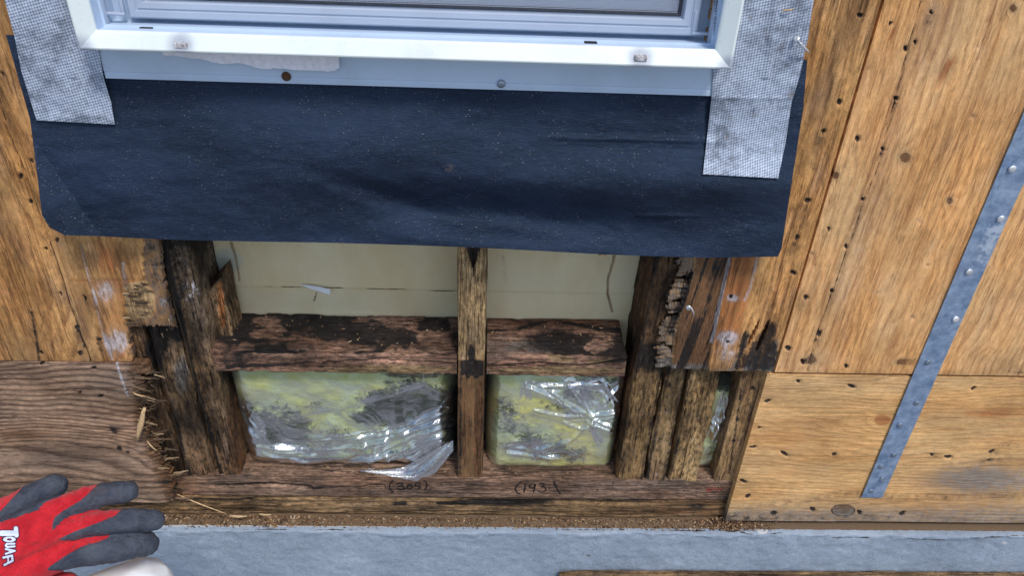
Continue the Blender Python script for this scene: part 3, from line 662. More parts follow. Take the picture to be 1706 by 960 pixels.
# lower right sheet
ZB1 = W(1400, 626.5)[2]; ZB0 = W(1400, 870)[2]
XB = W(1244, 745)[0]
KN_B = [(1470, 701, 15, 11), (1405, 851, 20, 11)]
def f_b(px, py, X, Z):
    kh, kk = knots(px, py, KN_B)
    h = Z*85+fbm(X*1.4, Z*7, 3, 54)*16+fbm(X*14, Z*34, 2, 55)*1.5+kh*1.0
    hs = holes(px, py, HOLES_B, 4., 1.35)
    fish = ss(.62, .8, ridge(Z*170, X*12, 2, 19))*ss(.5, .65, fbm(X*5, Z*9, 2, 15))
    d = hs*.0035+fish*.0005+line(px, py, [(1225, 815), (1400, 816)], .9)*.001
    dark = np.maximum.reduce([hs*1.3, smear(px, py, HOLES_B, 80, 9, 5), blob(px, py, 1665, 765, 50, 5, -8)*.62, blob(px, py, 1690, 742, 40, 4, -4)*.6, blob(px, py, 1620, 775, 60, 8)*.45, blob(px, py, 1668, 800, 80, 26, 0, .9)*.42, ss(828, 866, py)*.48+.15*ss(1400, 1230, px)*ss(820, 850, py), line(px, py, [(1230, 846), (1330, 838), (1400, 822), (1500, 830), (1706, 826)]  , 7)*.5,
                              np.clip(1-np.abs(np.sqrt(((px-1405)/19)**2+((py-851)/10)**2)-1)/.16, 0, 1)*.95, blob(px, py, 1415, 862, 190, 4)*.3, ss(632, 626, py)*.25])
    brown = np.clip(kk*.0+blob(px, py, 1405, 851, 18, 10, 0, .2)*.8+.28*blob(px, py, 1270, 752, 10, 6)+.3*ss(840, 870, py), 0, 1)
    orange = blob(px, py, 1470, 701, 15, 10, 0, .25)*.62+.6*blob(px, py, 1650, 690, 70, 12, 0, .9)+.45*blob(px, py, 1310, 730, 50, 55, 0, .9)+.3*blob(px, py, 1375, 745, 10, 20)+.25*blob(px, py, 1310, 790, 30, 8)
    grey = .7*blob(px, py, 1640, 800, 120, 30, 0, .9)+.6*ss(820, 860, py)+.30*blob(px, py, 1420, 640, 200, 10)
    return dict(d=d, h=h, m1=(dark, brown, .1, .06), m2=(.25*blob(px, py, 1590, 856, 5, 4), orange, grey))
panel('plywood_sheet', axis(XB, W(1720, 640)[0]+.01, .0017, None, 1.6), axis(ZB0, ZB1, .0017), None, f_b, PLYH, 'lower right plywood sheet with horizontal grain and a big dark knot under the strap end', 'x', 5, y0=.0005)

# ------------------------------------------------------------------ framing
YF = .0125
def xw(px, py, Y=YF): return W(px, py, Y)[0]
def zw(px, py, Y=YF): return W(px, py, Y)[2]
def groove_field(wob, n, seed, depth):
    """long drying cracks along the board"""
    def f(px, py, SS, TT, B):
        c = 0
        for k in range(n):
            s0 = wob[k]; c = c+np.exp(-((SS-s0-.004*(fbm(TT*6, 0*TT, 3, seed+k)-.5)*2-.0015*(fbm(TT*40, 0*TT, 2, seed+3+k)-.5))/.0011)**2)*depth*ss(.25, .5, fbm(TT*5, 0*TT+k, 2, seed+9))
        return c
    return f
def stud(name, label, px0, px1, pyref, ztop, zbot, mat, seed, dfun=None, ffun=None, bend=0, depth=.089, yf=YF, rough=.0010, slant=0.):
    a = xw(px0, pyref, yf); b = xw(px1, pyref, yf)
    o = board(name, mat, 'z', zbot, ztop, (a-slant, b-slant, a+slant, b+slant), yf, depth, dfun, ffun, seed, bend=bend, rough=rough)
    return tag(o, label, 'stud', GS)
GS = 'upright studs of the opened wall'
Ztop = .30; Zb = ZP+.0005
MSK = lambda dark=0, brown=0, straw=0, sp=0, white=0, orange=0, grey=0: dict(m1=(dark, brown, straw, sp), m2=(white, orange, grey))
def cr(*s, depth=.004, seed=1): return groove_field(s, len(s), seed, depth)
def rotten(seed, amt=.0022):
    return lambda px, py, SS, TT, B: 1.5*amt*(ridge(SS*70, TT*11, 3, seed)-.5)*1.6+amt*1.3*ss(.55, .75, fbm(SS*60, TT*22, 3, seed+2))
def plus(*fs): return lambda *a: sum(f(*a) for f in fs)

# left group
def fA0(px, py, SS, TT, P):
    return MSK(.28+.45*blob(px, py, 255, 600, 18, 40)+.25*fbm(SS*50, TT*14, 3, 3), .55, .45*ss(.62, .7, vn(SS*160, TT*60, 4)), .35, 0, .55*ss(730, 790, py), 0)
stud('stud', 'rotted brown leftmost stud showing beside the torn edge of the lower left plywood', 240, 283, 700, Ztop, Zb, ROTW, 3, plus(rotten(3, .003)), fA0, yf=YF+.002)
def fA1(px, py, SS, TT, P):
    up = ss(620, 560, py)
    return MSK(np.clip(.22*ss(.4,.6,fbm(SS*30+9, TT*9, 3, 31))+.5*blob(SS, 0*SS, .0, 0, .005, 1)+.45*up+.5*blob(px, py, 262, 585, 16, 30)+.2*fbm(SS*40, TT*12, 3, 5)+.85*line(px, py, [(262, 400), (283, 500), (296, 560)], 9)*1., 0, 1), .35+.2*fbm(SS*30, TT*8, 2, 1), .1, .3, 0, .25*blob(px, py, 330, 750, 20, 40), .5*blob(px, py, 302, 625, 12, 30)+.25)
stud('stud', 'wide brown stud with a black gap on its left, second from left of the opening', 288, 336, 700, Ztop, Zb, ROTW, 5, plus(rotten(8, .0022), cr(.012, .03, depth=.004, seed=4)), fA1, bend=.0012)
def fA2(px, py, SS, TT, P):
    lo = ss(700, 780, py)
    sp = .6*ss(.64, .74, fbm(px*.12, py*.12, 3, 2))*blob(px, py, 320, 470, 30, 90)
    return MSK(.25*ss(.4,.6,fbm(SS*30+9, TT*9, 3, 33))+.45*blob(SS, 0*SS, .0, 0, .005, 1)+.40*ss(640, 520, py)+.22*fbm(SS*40, TT*12, 3, 6)+.3*ss(440, 400, py), .35+.35*blob(px, py, 390, 720, 12, 90), 0, .32, sp+.45*line(px, py, [(322, 470), (340, 530)], 2.5)+.3*blob(px, py, 376, 740, 5, 30), .35*lo+.3*blob(px, py, 400, 740, 8, 60), .4*ss(640, 520, py))
stud('stud', 'dark deeply cracked stud against the left end of the mouldy blocking', 341, 379, 700, Ztop, Zb, ROTW, 9, plus(rotten(12, .002), cr(.008, .021, .032, depth=.006, seed=8)), fA2, bend=.0016)
# trimmer stub with broken orange top, behind the stud by the left cavity
def fbr(px, py, SS, TT, P): return MSK(.35*line(px, py, [(365, 455), (372, 545)], 3), .1, .5*line(px, py, [(374, 460), (378, 530)], 2.5), .1, 0, .7*line(px, py, [(365, 470), (372, 540)], 6), 0)
o = board('trimmer', ROTW, 'z', zw(360, 560, .05), zw(366, 458, .05), (xw(338, 500, .045), xw(377, 500, .045), xw(338, 500, .045), xw(375, 500, .045)), .045, .05, rotten(4, .002), fbr, 21)
_xr = xw(375, 500, .045); _zt = zw(366, 458, .05)
for v in o.data.vertices:
    k = max(0, min(1, (v.co.z-(_zt-.05))/.05)); v.co.z -= k*max(0, (_xr-v.co.x))*1.1+k*.004*random.random()
tag(o, 'short broken-off orange-brown trimmer piece at the left end of the pale upper bay', 'trimmer')

# centre stud
def fC(px, py, SS, TT, P):
    v = np.clip(1-np.abs(px-788)/np.maximum(.5, (452-py)*.55), 0, 1)*(py < 452)*1.6+line(px, py, [(789, 430), (789, 460)], 1.5)
    low = ss(598, 604, py)
    rect = (np.abs(px-787) < 17+2*vn(py*.3, 0*py))*(py > 603)*(py < 632-6*vn(px*.2, 0*px, 3))
    return MSK(np.clip(v+.6*blob(px, py, 797, 500, 7, 14, 0)+.55*line(px, py, [(786, 520), (786, 600)], 6)+.7*blob(px, py, 785, 590, 6, 12)+.8*rect+.28*low+.45*line(px, py, [(768, 605), (766, 790)], 3)*low+.7*(P[..., 1] > YF+.004)*ss(.4, .6, fbm(SS*20, TT*10, 2, 3)), 0, 1.2),
               .42*low+.2+.3*line(px, py, [(798, 640), (796, 790)], 4), 1.1*ss(612, 560, py)*(1-low), .12, .0, .15*low+.5*line(px, py, [(793, 680), (793, 760)], 3), .35*blob(px, py, 770, 530, 6, 30)+.35*blob(px, py, 790, 560, 14, 30))
def dC(px, py, SS, TT, B):
    v = np.clip(1-np.abs(px-788)/np.maximum(.5, (452-py)*.5), 0, 1)*(py < 452)
    return .012*v+.0012*line(px, py, [(760, 603), (810, 603)], 1.5)+.0015*(np.abs(px-787) < 16)*(py > 603)*(py < 626)
stud('stud', 'single middle stud, tan above and dark brown below, with a black split at its top', 762, 808, 612, Ztop, Zb, STUD, 13, plus(dC, rotten(2, .0009)), fC, rough=.0007)

# right group
def fD1(px, py, SS, TT, P):
    up = ss(640, 600, py); side = (P[..., 1] > YF+.004)
    return MSK(np.clip(.5*blob(SS, 0*SS, .038, 0, .005, 1)+.35*blob(SS, 0*SS, .0, 0, .004, 1)+.42*up*ss(.42, .66, fbm(SS*25, TT*5, 3, 2))+.35*up*ss(470, 420, py)+.45*blob(px, py, 1085, 600, 26, 26)+.3*fbm(SS*60, TT*20, 3, 4)*(1-up)+.35*side*ss(.5, .6, fbm(SS*40, TT*3, 2, 9)), 0, 1), .45*up+.25+.2*(1-up), .22*(1-up), .33, .5*(1-up)*ss(.66, .74, fbm(px*.2, py*.2, 2, 4))*blob(px, py, 1050, 740, 14, 40), .55*side*up+.35*side+.25*(1-up), .25*up)
stud('stud', 'rough brown stud bounding the right end of the blocking and the right insulation bay', 1045, 1091, 700, Ztop, Zb-.001, ROUGHW, 17, plus(rotten(22, .0026), cr(.016, .030, depth=.003, seed=3)), fD1, bend=.001)
def fD2(px, py, SS, TT, P):
    return MSK(.55*blob(SS, 0*SS, .0, 0, .005, 1)+.55*blob(SS, 0*SS, .028, 0, .004, 1)+.28*fbm(SS*60, TT*20, 3, 4)+.3*ss(640, 590, py), .4+.2*ss(740, 800, py), .2, .35, .45*ss(.66, .74, fbm(px*.2, py*.2, 2, 7))*(py > 640), .15, .3)
stud('stud', 'narrow uneven stud squeezed between two wider ones right of the right insulation bay', 1095, 1129, 700, Ztop, Zb-.001, ROUGHW, 23, plus(rotten(25, .003), ), fD2, bend=.0015, rough=.0016)
def fD3(px, py, SS, TT, P):
    return MSK(.5*blob(SS, 0*SS, .0, 0, .004, 1)+.22*fbm(SS*60, TT*16, 3, 6)+.25*ss(.6, .7, fbm(SS*50, TT*20, 3, 8)), .25, .25, .22, .3*ss(.68, .74, fbm(px*.2, py*.2, 2, 9)), .25, .1)
stud('stud', 'tan-brown stud just left of the narrow strip of insulation', 1133, 1183, 700, Ztop, Zb-.003, ROUGHW, 27, plus(rotten(28, .0022)), fD3, bend=.001, rough=.0013)
def fD4(px, py, SS, TT, P):
    return MSK(.6*line(px, py, [(1235, 650), (1215, 790)], 2.5)+.5*line(px, py, [(1263, 640), (1232, 780)], 4)+.2*fbm(SS*30, TT*6, 2, 1)+holes(px, py, [(1254, 647), (1229, 700), (1224, 736)], 3.5), .35, 0, .12, 0, .2, .1)
stud('stud', 'brown stud beside the left edge of the lower right plywood sheet', 1218, 1262, 690, Ztop, Zb-.003, STUD, 33, plus(rotten(38, .001), cr(.018, depth=.002, seed=3)), fD4)

# blocking
def blk(name, label, pxa, pxb, fields, seed, disp):
    zt = zw(785, 590.5); zb = zw(785, 626.5)
    o = board(name, BLKW, 'x', xw(pxa, 610), xw(pxb, 610), (zb, zt, zb, zt), YF+.001, .0885, disp, fields, seed, rough=.0011)
    return tag(o, label, 'blocking', 'horizontal blocking pieces')
# loop of a lying board starts at its bottom front edge: SS 0..38mm = front, then the top face
def fBL(px, py, SS, TT, P):
    top = (py < 590)
    m = fbm(px*.018, py*.045, 4, 3)
    dark = .12+.62*top*ss(.34, .58, m)+.35*ss(450, 370, px)+.22*blob(px, py, 580, 560, 130, 30)+.55*blob(px, py, 600, 550, 70, 26)*m*1.2+.35*ss(585, 525, py)*m+.5*line(px, py, [(380, 612), (520, 606), (640, 600), (758, 606)], 2.5)*.8+.42*blob(px, py, 440, 600, 70, 18)
    return MSK(np.clip(dark, 0, 1), .28*(px < 560)+.1, .42*blob(px, py, 655, 582, 110, 9)+.85*blob(px, py, 650, 616, 120, 8), .36*top+.12, .0, .30*ss(.5, .65, fbm(px*.02, py*.05, 3, 93)), .25*blob(px, py, 700, 580, 60, 14)+.25*blob(px, py, 420, 585, 50, 10))
def dBL(px, py, SS, TT, B): return .004*np.exp(-((py-585-4*np.sin(px*.03))/5)**2)*fbm(px*.05, 0*px, 2, 4)+.0022*ss(.5, .75, fbm(px*.05, py*.12, 3, 7))+.003*line(px, py, [(540, 606), (640, 601), (760, 607)], 1.5)
blk('blocking', 'dark mouldy horizontal blocking left of the middle stud', 356, 761, fBL, 41, dBL)
def fBR(px, py, SS, TT, P):
    m = fbm(px*.02, py*.04, 4, 23)
    dark = .10+.25*(py<552)*m+.9*blob(px, py, 950, 572, 70, 22, 6)*ss(.3, .5, m)+.5*blob(px, py, 1035, 580, 26, 34)+.55*line(px, py, [(812, 552), (860, 548), (920, 532), (1000, 548), (1056, 552)], 3.5)*(.5+m)+.3*ss(552, 560, py)*m+.45*blob(px, py, 850, 530, 40, 10)*m+.5*line(px, py, [(812, 612), (900, 606), (970, 610), (1056, 598)], 2)
    st = .8*np.maximum(blob(px, py, 935, 598, 26, 6, 8), blob(px, py, 1000, 602, 24, 5, -6))+.85*blob(px, py, 930, 618, 120, 7)+.6*blob(px, py, 930, 586, 9, 3)
    return MSK(np.clip(dark, 0, 1), .15, st, .34*(py < 590)*ss(.4, .6, m)+.1, 0, .5*blob(px, py, 930, 536, 110, 9)*(py < 545)+.4*blob(px, py, 1035, 540, 14, 9), .5*blob(px, py, 895, 575, 40, 14)+.35*blob(px, py, 830, 580, 30, 20)+.2)
def dBR(px, py, SS, TT, B): return .0022*ss(552, 558, py)*(py < 590)+.0016*ss(.5, .75, fbm(px*.05, py*.12, 3, 17))+.0022*line(px, py, [(812, 612), (900, 606), (970, 610), (1056, 598)], 1.5)
blk('blocking', 'mould-stained horizontal blocking with pale chips, right of the middle stud', 811, 1043, fBR, 43, dBR)

# bottom plate, rim board
def fP(px, py, SS, TT, P):
    m = fbm(px*.012, py*.05, 4, 63)
    dark = .16*ss(.4, .6, m)+.42*ss(470, 300, px)*m+.65*line(px, py, [(360, 812), (450, 808), (520, 814), (640, 812)], 2.2)+.3*ss(826, 831, py)+.4*ss(797, 788, py)*m+.3*ss(1180, 1230, px)
    for k in range(3): dark = dark+.55*line(px, py, [(1022+38*k, 803), (1020+38*k, 826)], .8)
    dark = dark+.9*holes(px, py, [(1094, 818), (1140, 819), (1160, 822), (839, 817), (995, 818)], 2.2)
    return MSK(np.clip(dark, 0, 1), .32*ss(560, 300, px)+.12, .3*blob(px, py, 330, 800, 30, 8), .2, 0, .35*blob(px, py, 600, 802, 60, 8)+.4*ss(420, 300, px), .30*blob(px, py, 1050, 812, 120, 12)+.18)
def dP(px, py, SS, TT, B): return .006*line(px, py, [(350, 812), (450, 808), (520, 814), (640, 812)], 2.4)*ss(.35, .5, fbm(px*.03, 0*px, 2, 3))+.0018*ss(500, 300, px)*ridge(px*.02, py*.3, 2, 4)+.0012*fbm(px*.03, py*.2, 3, 4)
o = board('bottom_plate', PLATE, 'x', xw(215, 815), xw(1222, 815), (ZR+.0005, ZP, ZR+.0005, ZP), YF-.0005, .091, dP, fP, 51, rough=.0008)
bp = tag(o, 'horizontal bottom plate under the studs with two handwritten numbers on its face', 'bottom plate')
def fR(px, py, SS, TT, P):
    dark = .9*line(px, py, [(560, 843), (700, 841), (800, 838)], 2.5)*ss(.35, .55, fbm(px*.02, 0*px, 2, 8))+1.0*blob(px, py, 840, 838, 90, 5)+.7*line(px, py, [(900, 833), (1110, 835)], 2)+.75*blob(px, py, 1160, 846, 20, 8)+.5*ss(300, 200, px)*fbm(px*.02, py*.1, 2, 2)+.4*ss(856, 862, py)+.85*line(px, py, [(200, 826), (320, 832), (420, 834)], 2.5)
    return MSK(np.clip(dark, 0, 1), .36*ss(900, 1100, px)+.15, .15*ss(500, 350, px), .12, 0, .2*ss(500, 300, px), .1)
def dR(px, py, SS, TT, B): return .0035*ss(.55, .8, ridge(px*.006, py*.16+.3*np.sin(px*.01), 3, 14))
o = board('rim_board', RIM, 'x', xw(100, 846), xw(1222, 846), (ZS, ZR-.0005, ZS, ZR-.0005), YF+.001, .089, dR, fR, 57, rough=.0012)
tag(o, 'split and stained rim board directly under the bottom plate', 'rim board')

# ledger board at the very bottom right
zl = W(1300, 963, -.034)[2]
def fLg(px, py, SS, TT, P): return MSK(.3*fbm(SS*30, TT*6, 3, 2), .35, .2*ss(.6, .7, fbm(px*.05, py*.2, 2, 3)), .2, 0, 0, .2)
a0 = W(935, 953, -.04)[0]
o = board('ledger_board', RIM, 'x', a0, 1.5, (zl-.14, zl-.002, zl-.14, zl), -.034, .016, lambda px, py, SS, TT, B: .0025*fbm(TT*20, SS*30, 3, 3)+.004*ss(a0+.05, a0, TT), fLg, 59)
tag(o, 'weathered brown board fixed along the foundation at the bottom right corner', 'ledger board')

# ------------------------------------------------------------------ vapour sheets in the upper bays
def vap(label, pa, pb, fields):
    x0, x1 = xw(pa, 470, .104), xw(pb, 470, .104); z0 = zw(785, 532, .104); z1 = .28
    zs = np.linspace(z1, z0-.06, 190); xs_ = np.linspace(x0, x1, max(10, int((x1-x0)/.002)))
    Z, X = np.meshgrid(zs, xs_, indexing='ij'); P = np.stack([X, np.full_like(X, .1015), Z], -1); px, py = proj(P)
    P[..., 1] += .004*(fbm(X*9, Z*7, 3, 5)-.5)
    lap = ss(-1, 1, py-(478+(px-360)*.018)); P[..., 1] += .0012*lap
    m = fields(px, py)
    o = sheet('vapour_barrier', P, VAP, (0, .0006, 0), guv=(X, Z), m1=m)
    return tag(o, label, 'vapour barrier', 'vapour barrier sheets in the upper bays')
def lapl(px, py): return line(px, py, [(360, 474), (480, 478), (620, 481), (765, 486)], .9, .4)*.8
vap('pale green-grey vapour sheet in the upper bay left of the middle stud', 318, 800, lambda px, py: (np.clip(lapl(px, py)*(.4+vn(px*.05, 0*px))+.3*line(px, py, [(385, 405), (393, 430), (397, 460)], 1.6)+.9*line(px, py, [(527, 489), (523, 502)], 1.5)+.4*ss(518, 530, py), 0, 1), .8*line(px, py, [(385, 405), (393, 430), (399, 468)], 2.2)+.35*ss(440, 405, py)+.3*ss(505, 520, py), .9*blob(px, py, 378, 435, 26, 22)+.35*ss(470, 490, py)))
vap('pale green-grey vapour sheet in the upper bay right of the middle stud', 785, 1075, lambda px, py: (np.clip(.42*line(px, py, [(1022, 425), (1012, 465), (1012, 490), (1022, 520)], 1.3)*1.5+.3*ss(518, 530, py)+.3*blob(px, py, 1025, 490, 14, 10), 0, 1), .95*line(px, py, [(1024, 425), (1013, 465), (1012, 490), (1020, 520)], 2.4)+.35*ss(440, 412, py)+.4*line(px, py, [(838, 430), (842, 470)], 5), .35*blob(px, py, 900, 475, 90, 40, 0, .95)))

# ------------------------------------------------------------------ insulation batts with their film
def batt(label, pa, pb, ya, yb, yfront, fb, ff, folds, filmtop=None, seed=0, tail=None, batcat='insulation', y_ref=700, corner=.11, puff=.0):
    x0, x1 = xw(pa, y_ref, yfront), xw(pb, y_ref, yfront); z1, z0 = zw(785, ya, yfront), zw(785, yb, yfront)
    n, m = int((z1-z0)/.0018), int((x1-x0)/.0018)
    Z, X = np.meshgrid(np.linspace(z1, z0, n), np.linspace(x0, x1, m), indexing='ij')
    u = (X-x0)/(x1-x0); v = (Z-z0)/(z1-z0)
    wdt, hgt = x1-x0, z1-z0; R = corner*min(wdt, hgt*2)
    ex = np.minimum(u, 1-u)*wdt; ez = v*hgt; ezt = (1-v)*hgt
    def rise(e, r): t = np.clip(e/r, 0, 1); return np.sqrt(np.clip(1-(1-t)**2, 0, 1))
    H = rise(ex, R)*rise(ez, R*1.1)*(.8+.2*rise(ezt, R))
    Y = .098-(.098-yfront)*H
    # rounded lower corners (bag shape)
    P = np.stack([X, Y, Z], -1); px, py = proj(P)
    bulk = .007*(fbm(X*22, Z*28, 3, seed)-.5)*H; small = .0022*(fbm(X*110, Z*120, 3, seed+3)-.5)
    PB = P.copy(); PB[..., 1] += bulk+small
    root = empty('insulation_batt', tuple(W((pa+pb)/2, yb, .06)), label, batcat, 'insulation batts in the lower bays')
    sheet('fibreglass', PB, INS, np.stack([0*X, .1-PB[..., 1], 0*X], -1)+np.array([0, .0005, 0]), guv=(X+seed, Z), m1=fb(px, py), parent=root)
    # film
    PF = P.copy(); PF[..., 1] += bulk*.8-.0035*np.clip(H*1.5, 0, 1)
    Fd = 0*X; G = 0*X
    rnd_ = random.Random(seed); more = []
    for pts, wd_, amp in folds:
        more.append((pts, wd_*.62, amp*.62))
        for q in range(3):
            ox, oy = rnd_.uniform(-9, 9), rnd_.uniform(-9, 9)
            more.append(([(a+ox+rnd_.uniform(-3, 3), b+oy+rnd_.uniform(-3, 3)) for a, b in pts], wd_*rnd_.uniform(.25, .45), amp*rnd_.uniform(-.35, .45)))
    for pts, wd_, amp in more:
        dd = pdist(px, py, pts); Fd = Fd+amp*np.exp(-(dd/wd_)**2)*(.55+.9*vn(px*.03, py*.03, seed+4)); G = np.maximum(G, np.exp(-(dd/(wd_*2.4))**2)*(.45+.9*vn(px*.05, py*.05, seed+9)))
    wr = ridge(px*.016+fbm(px*.01, py*.012, 2, seed)*2.5, py*.028-px*.008+fbm(px*.012, py*.01, 2, seed+6)*3, 2, seed+8)
    msk = ff(px, py)
    PF[..., 1] -= (Fd+.0055*ss(.45, .95, wr)*np.clip(msk*1.2, .1, 1))*np.clip(H*2.2, .25, 1)
    c = lambda A: (A[:-1, :-1]+A[1:, 1:])/2
    keep = c(msk) > .03
    sheet('plastic_film', PF, FILM, None, keep, guv=(X+seed, Z), h=np.clip(msk*.42+G*.75, 0, 1), parent=root)
    return root
def fbL(px, py):
    m = fbm(px*.014, py*.03, 4, 71)
    m = fbm(px*.011+3, py*.026, 3, 71)-.5; m2_ = fbm(px*.03, py*.05, 3, 75)-.5
    dk = .20+.9*m+.5*m2_+.34*blob(px, py, 570, 692, 190, 34, -6, .9)+.22*blob(px, py, 700, 670, 80, 60, 20, .9)+.36*ss(712, 752, py)*ss(430, 540, px)-.30*ss(672, 645, py)*ss(700, 600, px)+.35*ss(430, 405, px)+.25*blob(px, py, 430, 700, 30, 30)  # mould, plus painted dark low down for the film's dark reflections
    return (np.clip(dk, 0, 1), .8*blob(px, py, 690, 625, 60, 6)+.4*ss(625, 618, py), .5*blob(px, py, 500, 700, 40, 20)+.4*blob(px, py, 640, 690, 60, 20))
def ffL(px, py): return np.clip(.22+.85*ss(0, 34, py-(690-(px-400)*.10)+14*(vn(px*.02, py*.02, 3)-.5))+.6*blob(px, py, 412, 700, 22, 34)+.5*blob(px, py, 730, 650, 40, 40), 0, 1)
foldsL = [([(403, 682), (412, 705), (432, 722)], 5, -.008), ([(398, 700), (405, 725)], 3.5, .007), ([(420, 690), (436, 715)], 2.5, .005), ([(430, 738), (520, 748), (600, 741), (680, 716), (758, 690)], 5, .010), ([(470, 764), (560, 771), (640, 757), (700, 736), (758, 712)], 6, .011), ([(520, 731), (640, 718), (700, 702), (762, 674)], 3.5, .008),
          ([(560, 785), (640, 786), (700, 775), (745, 745), (758, 725)], 6, .012), ([(500, 690), (600, 670), (700, 640)], 3, .003), ([(690, 700), (730, 680), (757, 650)], 3, .006), ([(640, 745), (700, 720), (757, 700)], 2.6, .006), ([(440, 750), (500, 762), (540, 765)], 3, .006), ([(620, 770), (690, 755), (735, 730)], 2.6, .006)]
bL = batt('long mouldy yellow-green insulation batt under wrinkled clear film, left of the middle stud', 384, 762, 617, 789, .034, fbL, ffL, foldsL, seed=3)
def fbR(px, py):
    m = fbm(px*.03, py*.035, 4, 81)
    m = fbm(px*.025+3, py*.03, 3, 85)-.5
    dk = .16+.7*m+.34*blob(px, py, 895, 700, 66, 50, 0, .9)+.36*blob(px, py, 905, 758, 90, 16, 0, .9)+.55*blob(px, py, 990, 645, 46, 26)+.4*ss(1018, 1030, px)+.3*ss(830, 815, px)*m+.4*ss(775, 786, py)  # mould, plus painted shade at the right margin beside the stud
    return (np.clip(dk, 0, 1), .7*blob(px, py, 850, 650, 24, 7)*(m+.3), .9*blob(px, py, 960, 735, 40, 50)+.8*blob(px, py, 890, 680, 50, 30)+.5*blob(px, py, 900, 775, 80, 12))
def ffR(px, py): return np.clip(.20+.95*np.maximum(blob(px, py, 960, 650, 90, 34, 12), blob(px, py, 1000, 700, 46, 40))+.7*blob(px, py, 880, 742, 52, 16, 8)+.55*blob(px, py, 1028, 740, 14, 60), 0, 1)
foldsR = [([(985, 690), (930, 664), (878, 640)], 4.5, .009), ([(985, 690), (960, 650), (940, 628)], 4, .010), ([(985, 690), (1015, 655), (1035, 640)], 4, .007), ([(985, 690), (1032, 678)], 4, .009), ([(985, 695), (1025, 705), (1038, 720)], 4, .008), ([(985, 700), (950, 728), (900, 746)], 3.5, .007), ([(980, 692), (940, 690), (890, 680)], 3.2, .006), ([(985, 700), (1000, 730)], 3, .006),
          ([(846, 737), (872, 739), (896, 744)], 6, -.006), ([(846, 749), (890, 755), (930, 756)], 4.5, -.006), ([(876, 632), (878, 655)], 2.5, .005), ([(900, 640), (1000, 636)], 4, .007), ([(1010, 640), (1030, 665)], 3.5, .006), ([(940, 700), (965, 710), (990, 705)], 3, .006), ([(920, 650), (950, 672), (970, 690)], 3, .008)]
bR = batt('squarish yellow insulation batt with star-shaped film creases, right of the middle stud', 809, 1041, 619, 790, .036, fbR, ffR, foldsR, seed=7)
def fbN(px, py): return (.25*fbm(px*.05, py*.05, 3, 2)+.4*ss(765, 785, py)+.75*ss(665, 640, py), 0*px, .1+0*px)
def ffN(px, py): return np.clip(blob(px, py, 1200, 700, 22, 46, -15, .35)+.3*(py > 740), 0, 1)
foldsN = [([(1210, 660), (1195, 700), (1185, 730)], 3.5, .008), ([(1185, 700), (1212, 712)], 3, .007), ([(1190, 725), (1212, 735)], 3, .007), ([(1200, 680), (1214, 700)], 3, .006), ([(1180, 735), (1205, 745), (1212, 740)], 3, .007)]
bN = batt('narrow sliver of insulation with silvery film between two right-hand studs', 1166, 1224, 622, 784, .04, fbN, ffN, foldsN, seed=11, corner=.35)

# the film's tail hanging on the plate face
def tail():
    U, V_ = np.meshgrid(np.linspace(0, 1, 80), np.linspace(0, 1, 24), indexing='xy')
    tx = 600+155*U; ty0 = interp(U, [(0, 783), (.5, 776), (1, 734)]); ty1 = interp(U, [(0, 786), (.25, 792), (.5, 800), (.62, 803), (.8, 790), (1, 752)])
    ty = ty0+(ty1-ty0)*V_
    P = np.zeros(U.shape+(3,))
    for i in range(U.shape[0]):
        for j in range(U.shape[1]):
            yy = .027-.017*V_[i, j]+.0035*math.sin(V_[i, j]*9+U[i, j]*7)*(.3+vn(U[i, j]*5, V_[i, j]*3, 3))
            P[i, j] = W(tx[i, j], ty[i, j], yy)
    sheet('plastic_film', P, FILM, None, guv=(P[..., 0], P[..., 2]), h=.9+0*U, parent=bL)
tail()

# ------------------------------------------------------------------ membrane and tapes
def mem_by(U): return interp(U, [(0, 392), (.05, 393), (.15, 398), (.35, 404), (.6, 415), (.75, 423), (.9, 428), (1, 427)])+1.5*np.sin(U*9)
def mem_y(px, py):
    U = (px-50)/1265.; ty = 58+U*42; V_ = np.clip((py-ty)/(mem_by(np.clip(U, 0, 1))-ty), 0, 1.05)
    Yo = -.003-.010*V_**3-.012*V_
    Yo = Yo-.018*blob(px, py, 830, 292, 330, 50, 4, .9)+.018*blob(px, py, 850, 358, 180, 34, 6, .9)-.014*blob(px, py, 815, 402, 120, 26, 4, .9)
    Yo = Yo-.012*blob(px, py, 1130, 300, 180, 44, 0, .9)-.010*blob(px, py, 420, 300, 200, 70, 0, .9)+.006*blob(px, py, 1120, 345, 160, 26, 0, .9)
    Yo = Yo-.010*blob(px, py, 560, 215, 200, 40, 3, .9)+.006*blob(px, py, 640, 325, 90, 14, 18, .9)
    Yo = Yo-.0035*np.exp(-((py-232-(px-1060)*.02)/5)**2)*blob(px, py, 1060, 235, 120, 30)+.0016*np.exp(-((py-247-(px-1060)*.02)/4)**2)*blob(px, py, 1060, 245, 120, 30)
    Yo = Yo-.0016*np.exp(-((py-359-(px-1060)*.01)/3)**2)*blob(px, py, 1110, 359, 50, 20)
    cy = interp(px, [(60, 238), (168, 394), (260, 520)])
    Yo = Yo-.00030*np.clip(py-cy, 0, 150)*(px < 200)
    Yo = Yo+.010*(fbm(U*7, V_*4, 4, 12)-.5)*ss(0, .15, V_)+.0016*(fbm(U*60, V_*25, 3, 4)-.5)*ss(0, .1, V_)
    return Yo
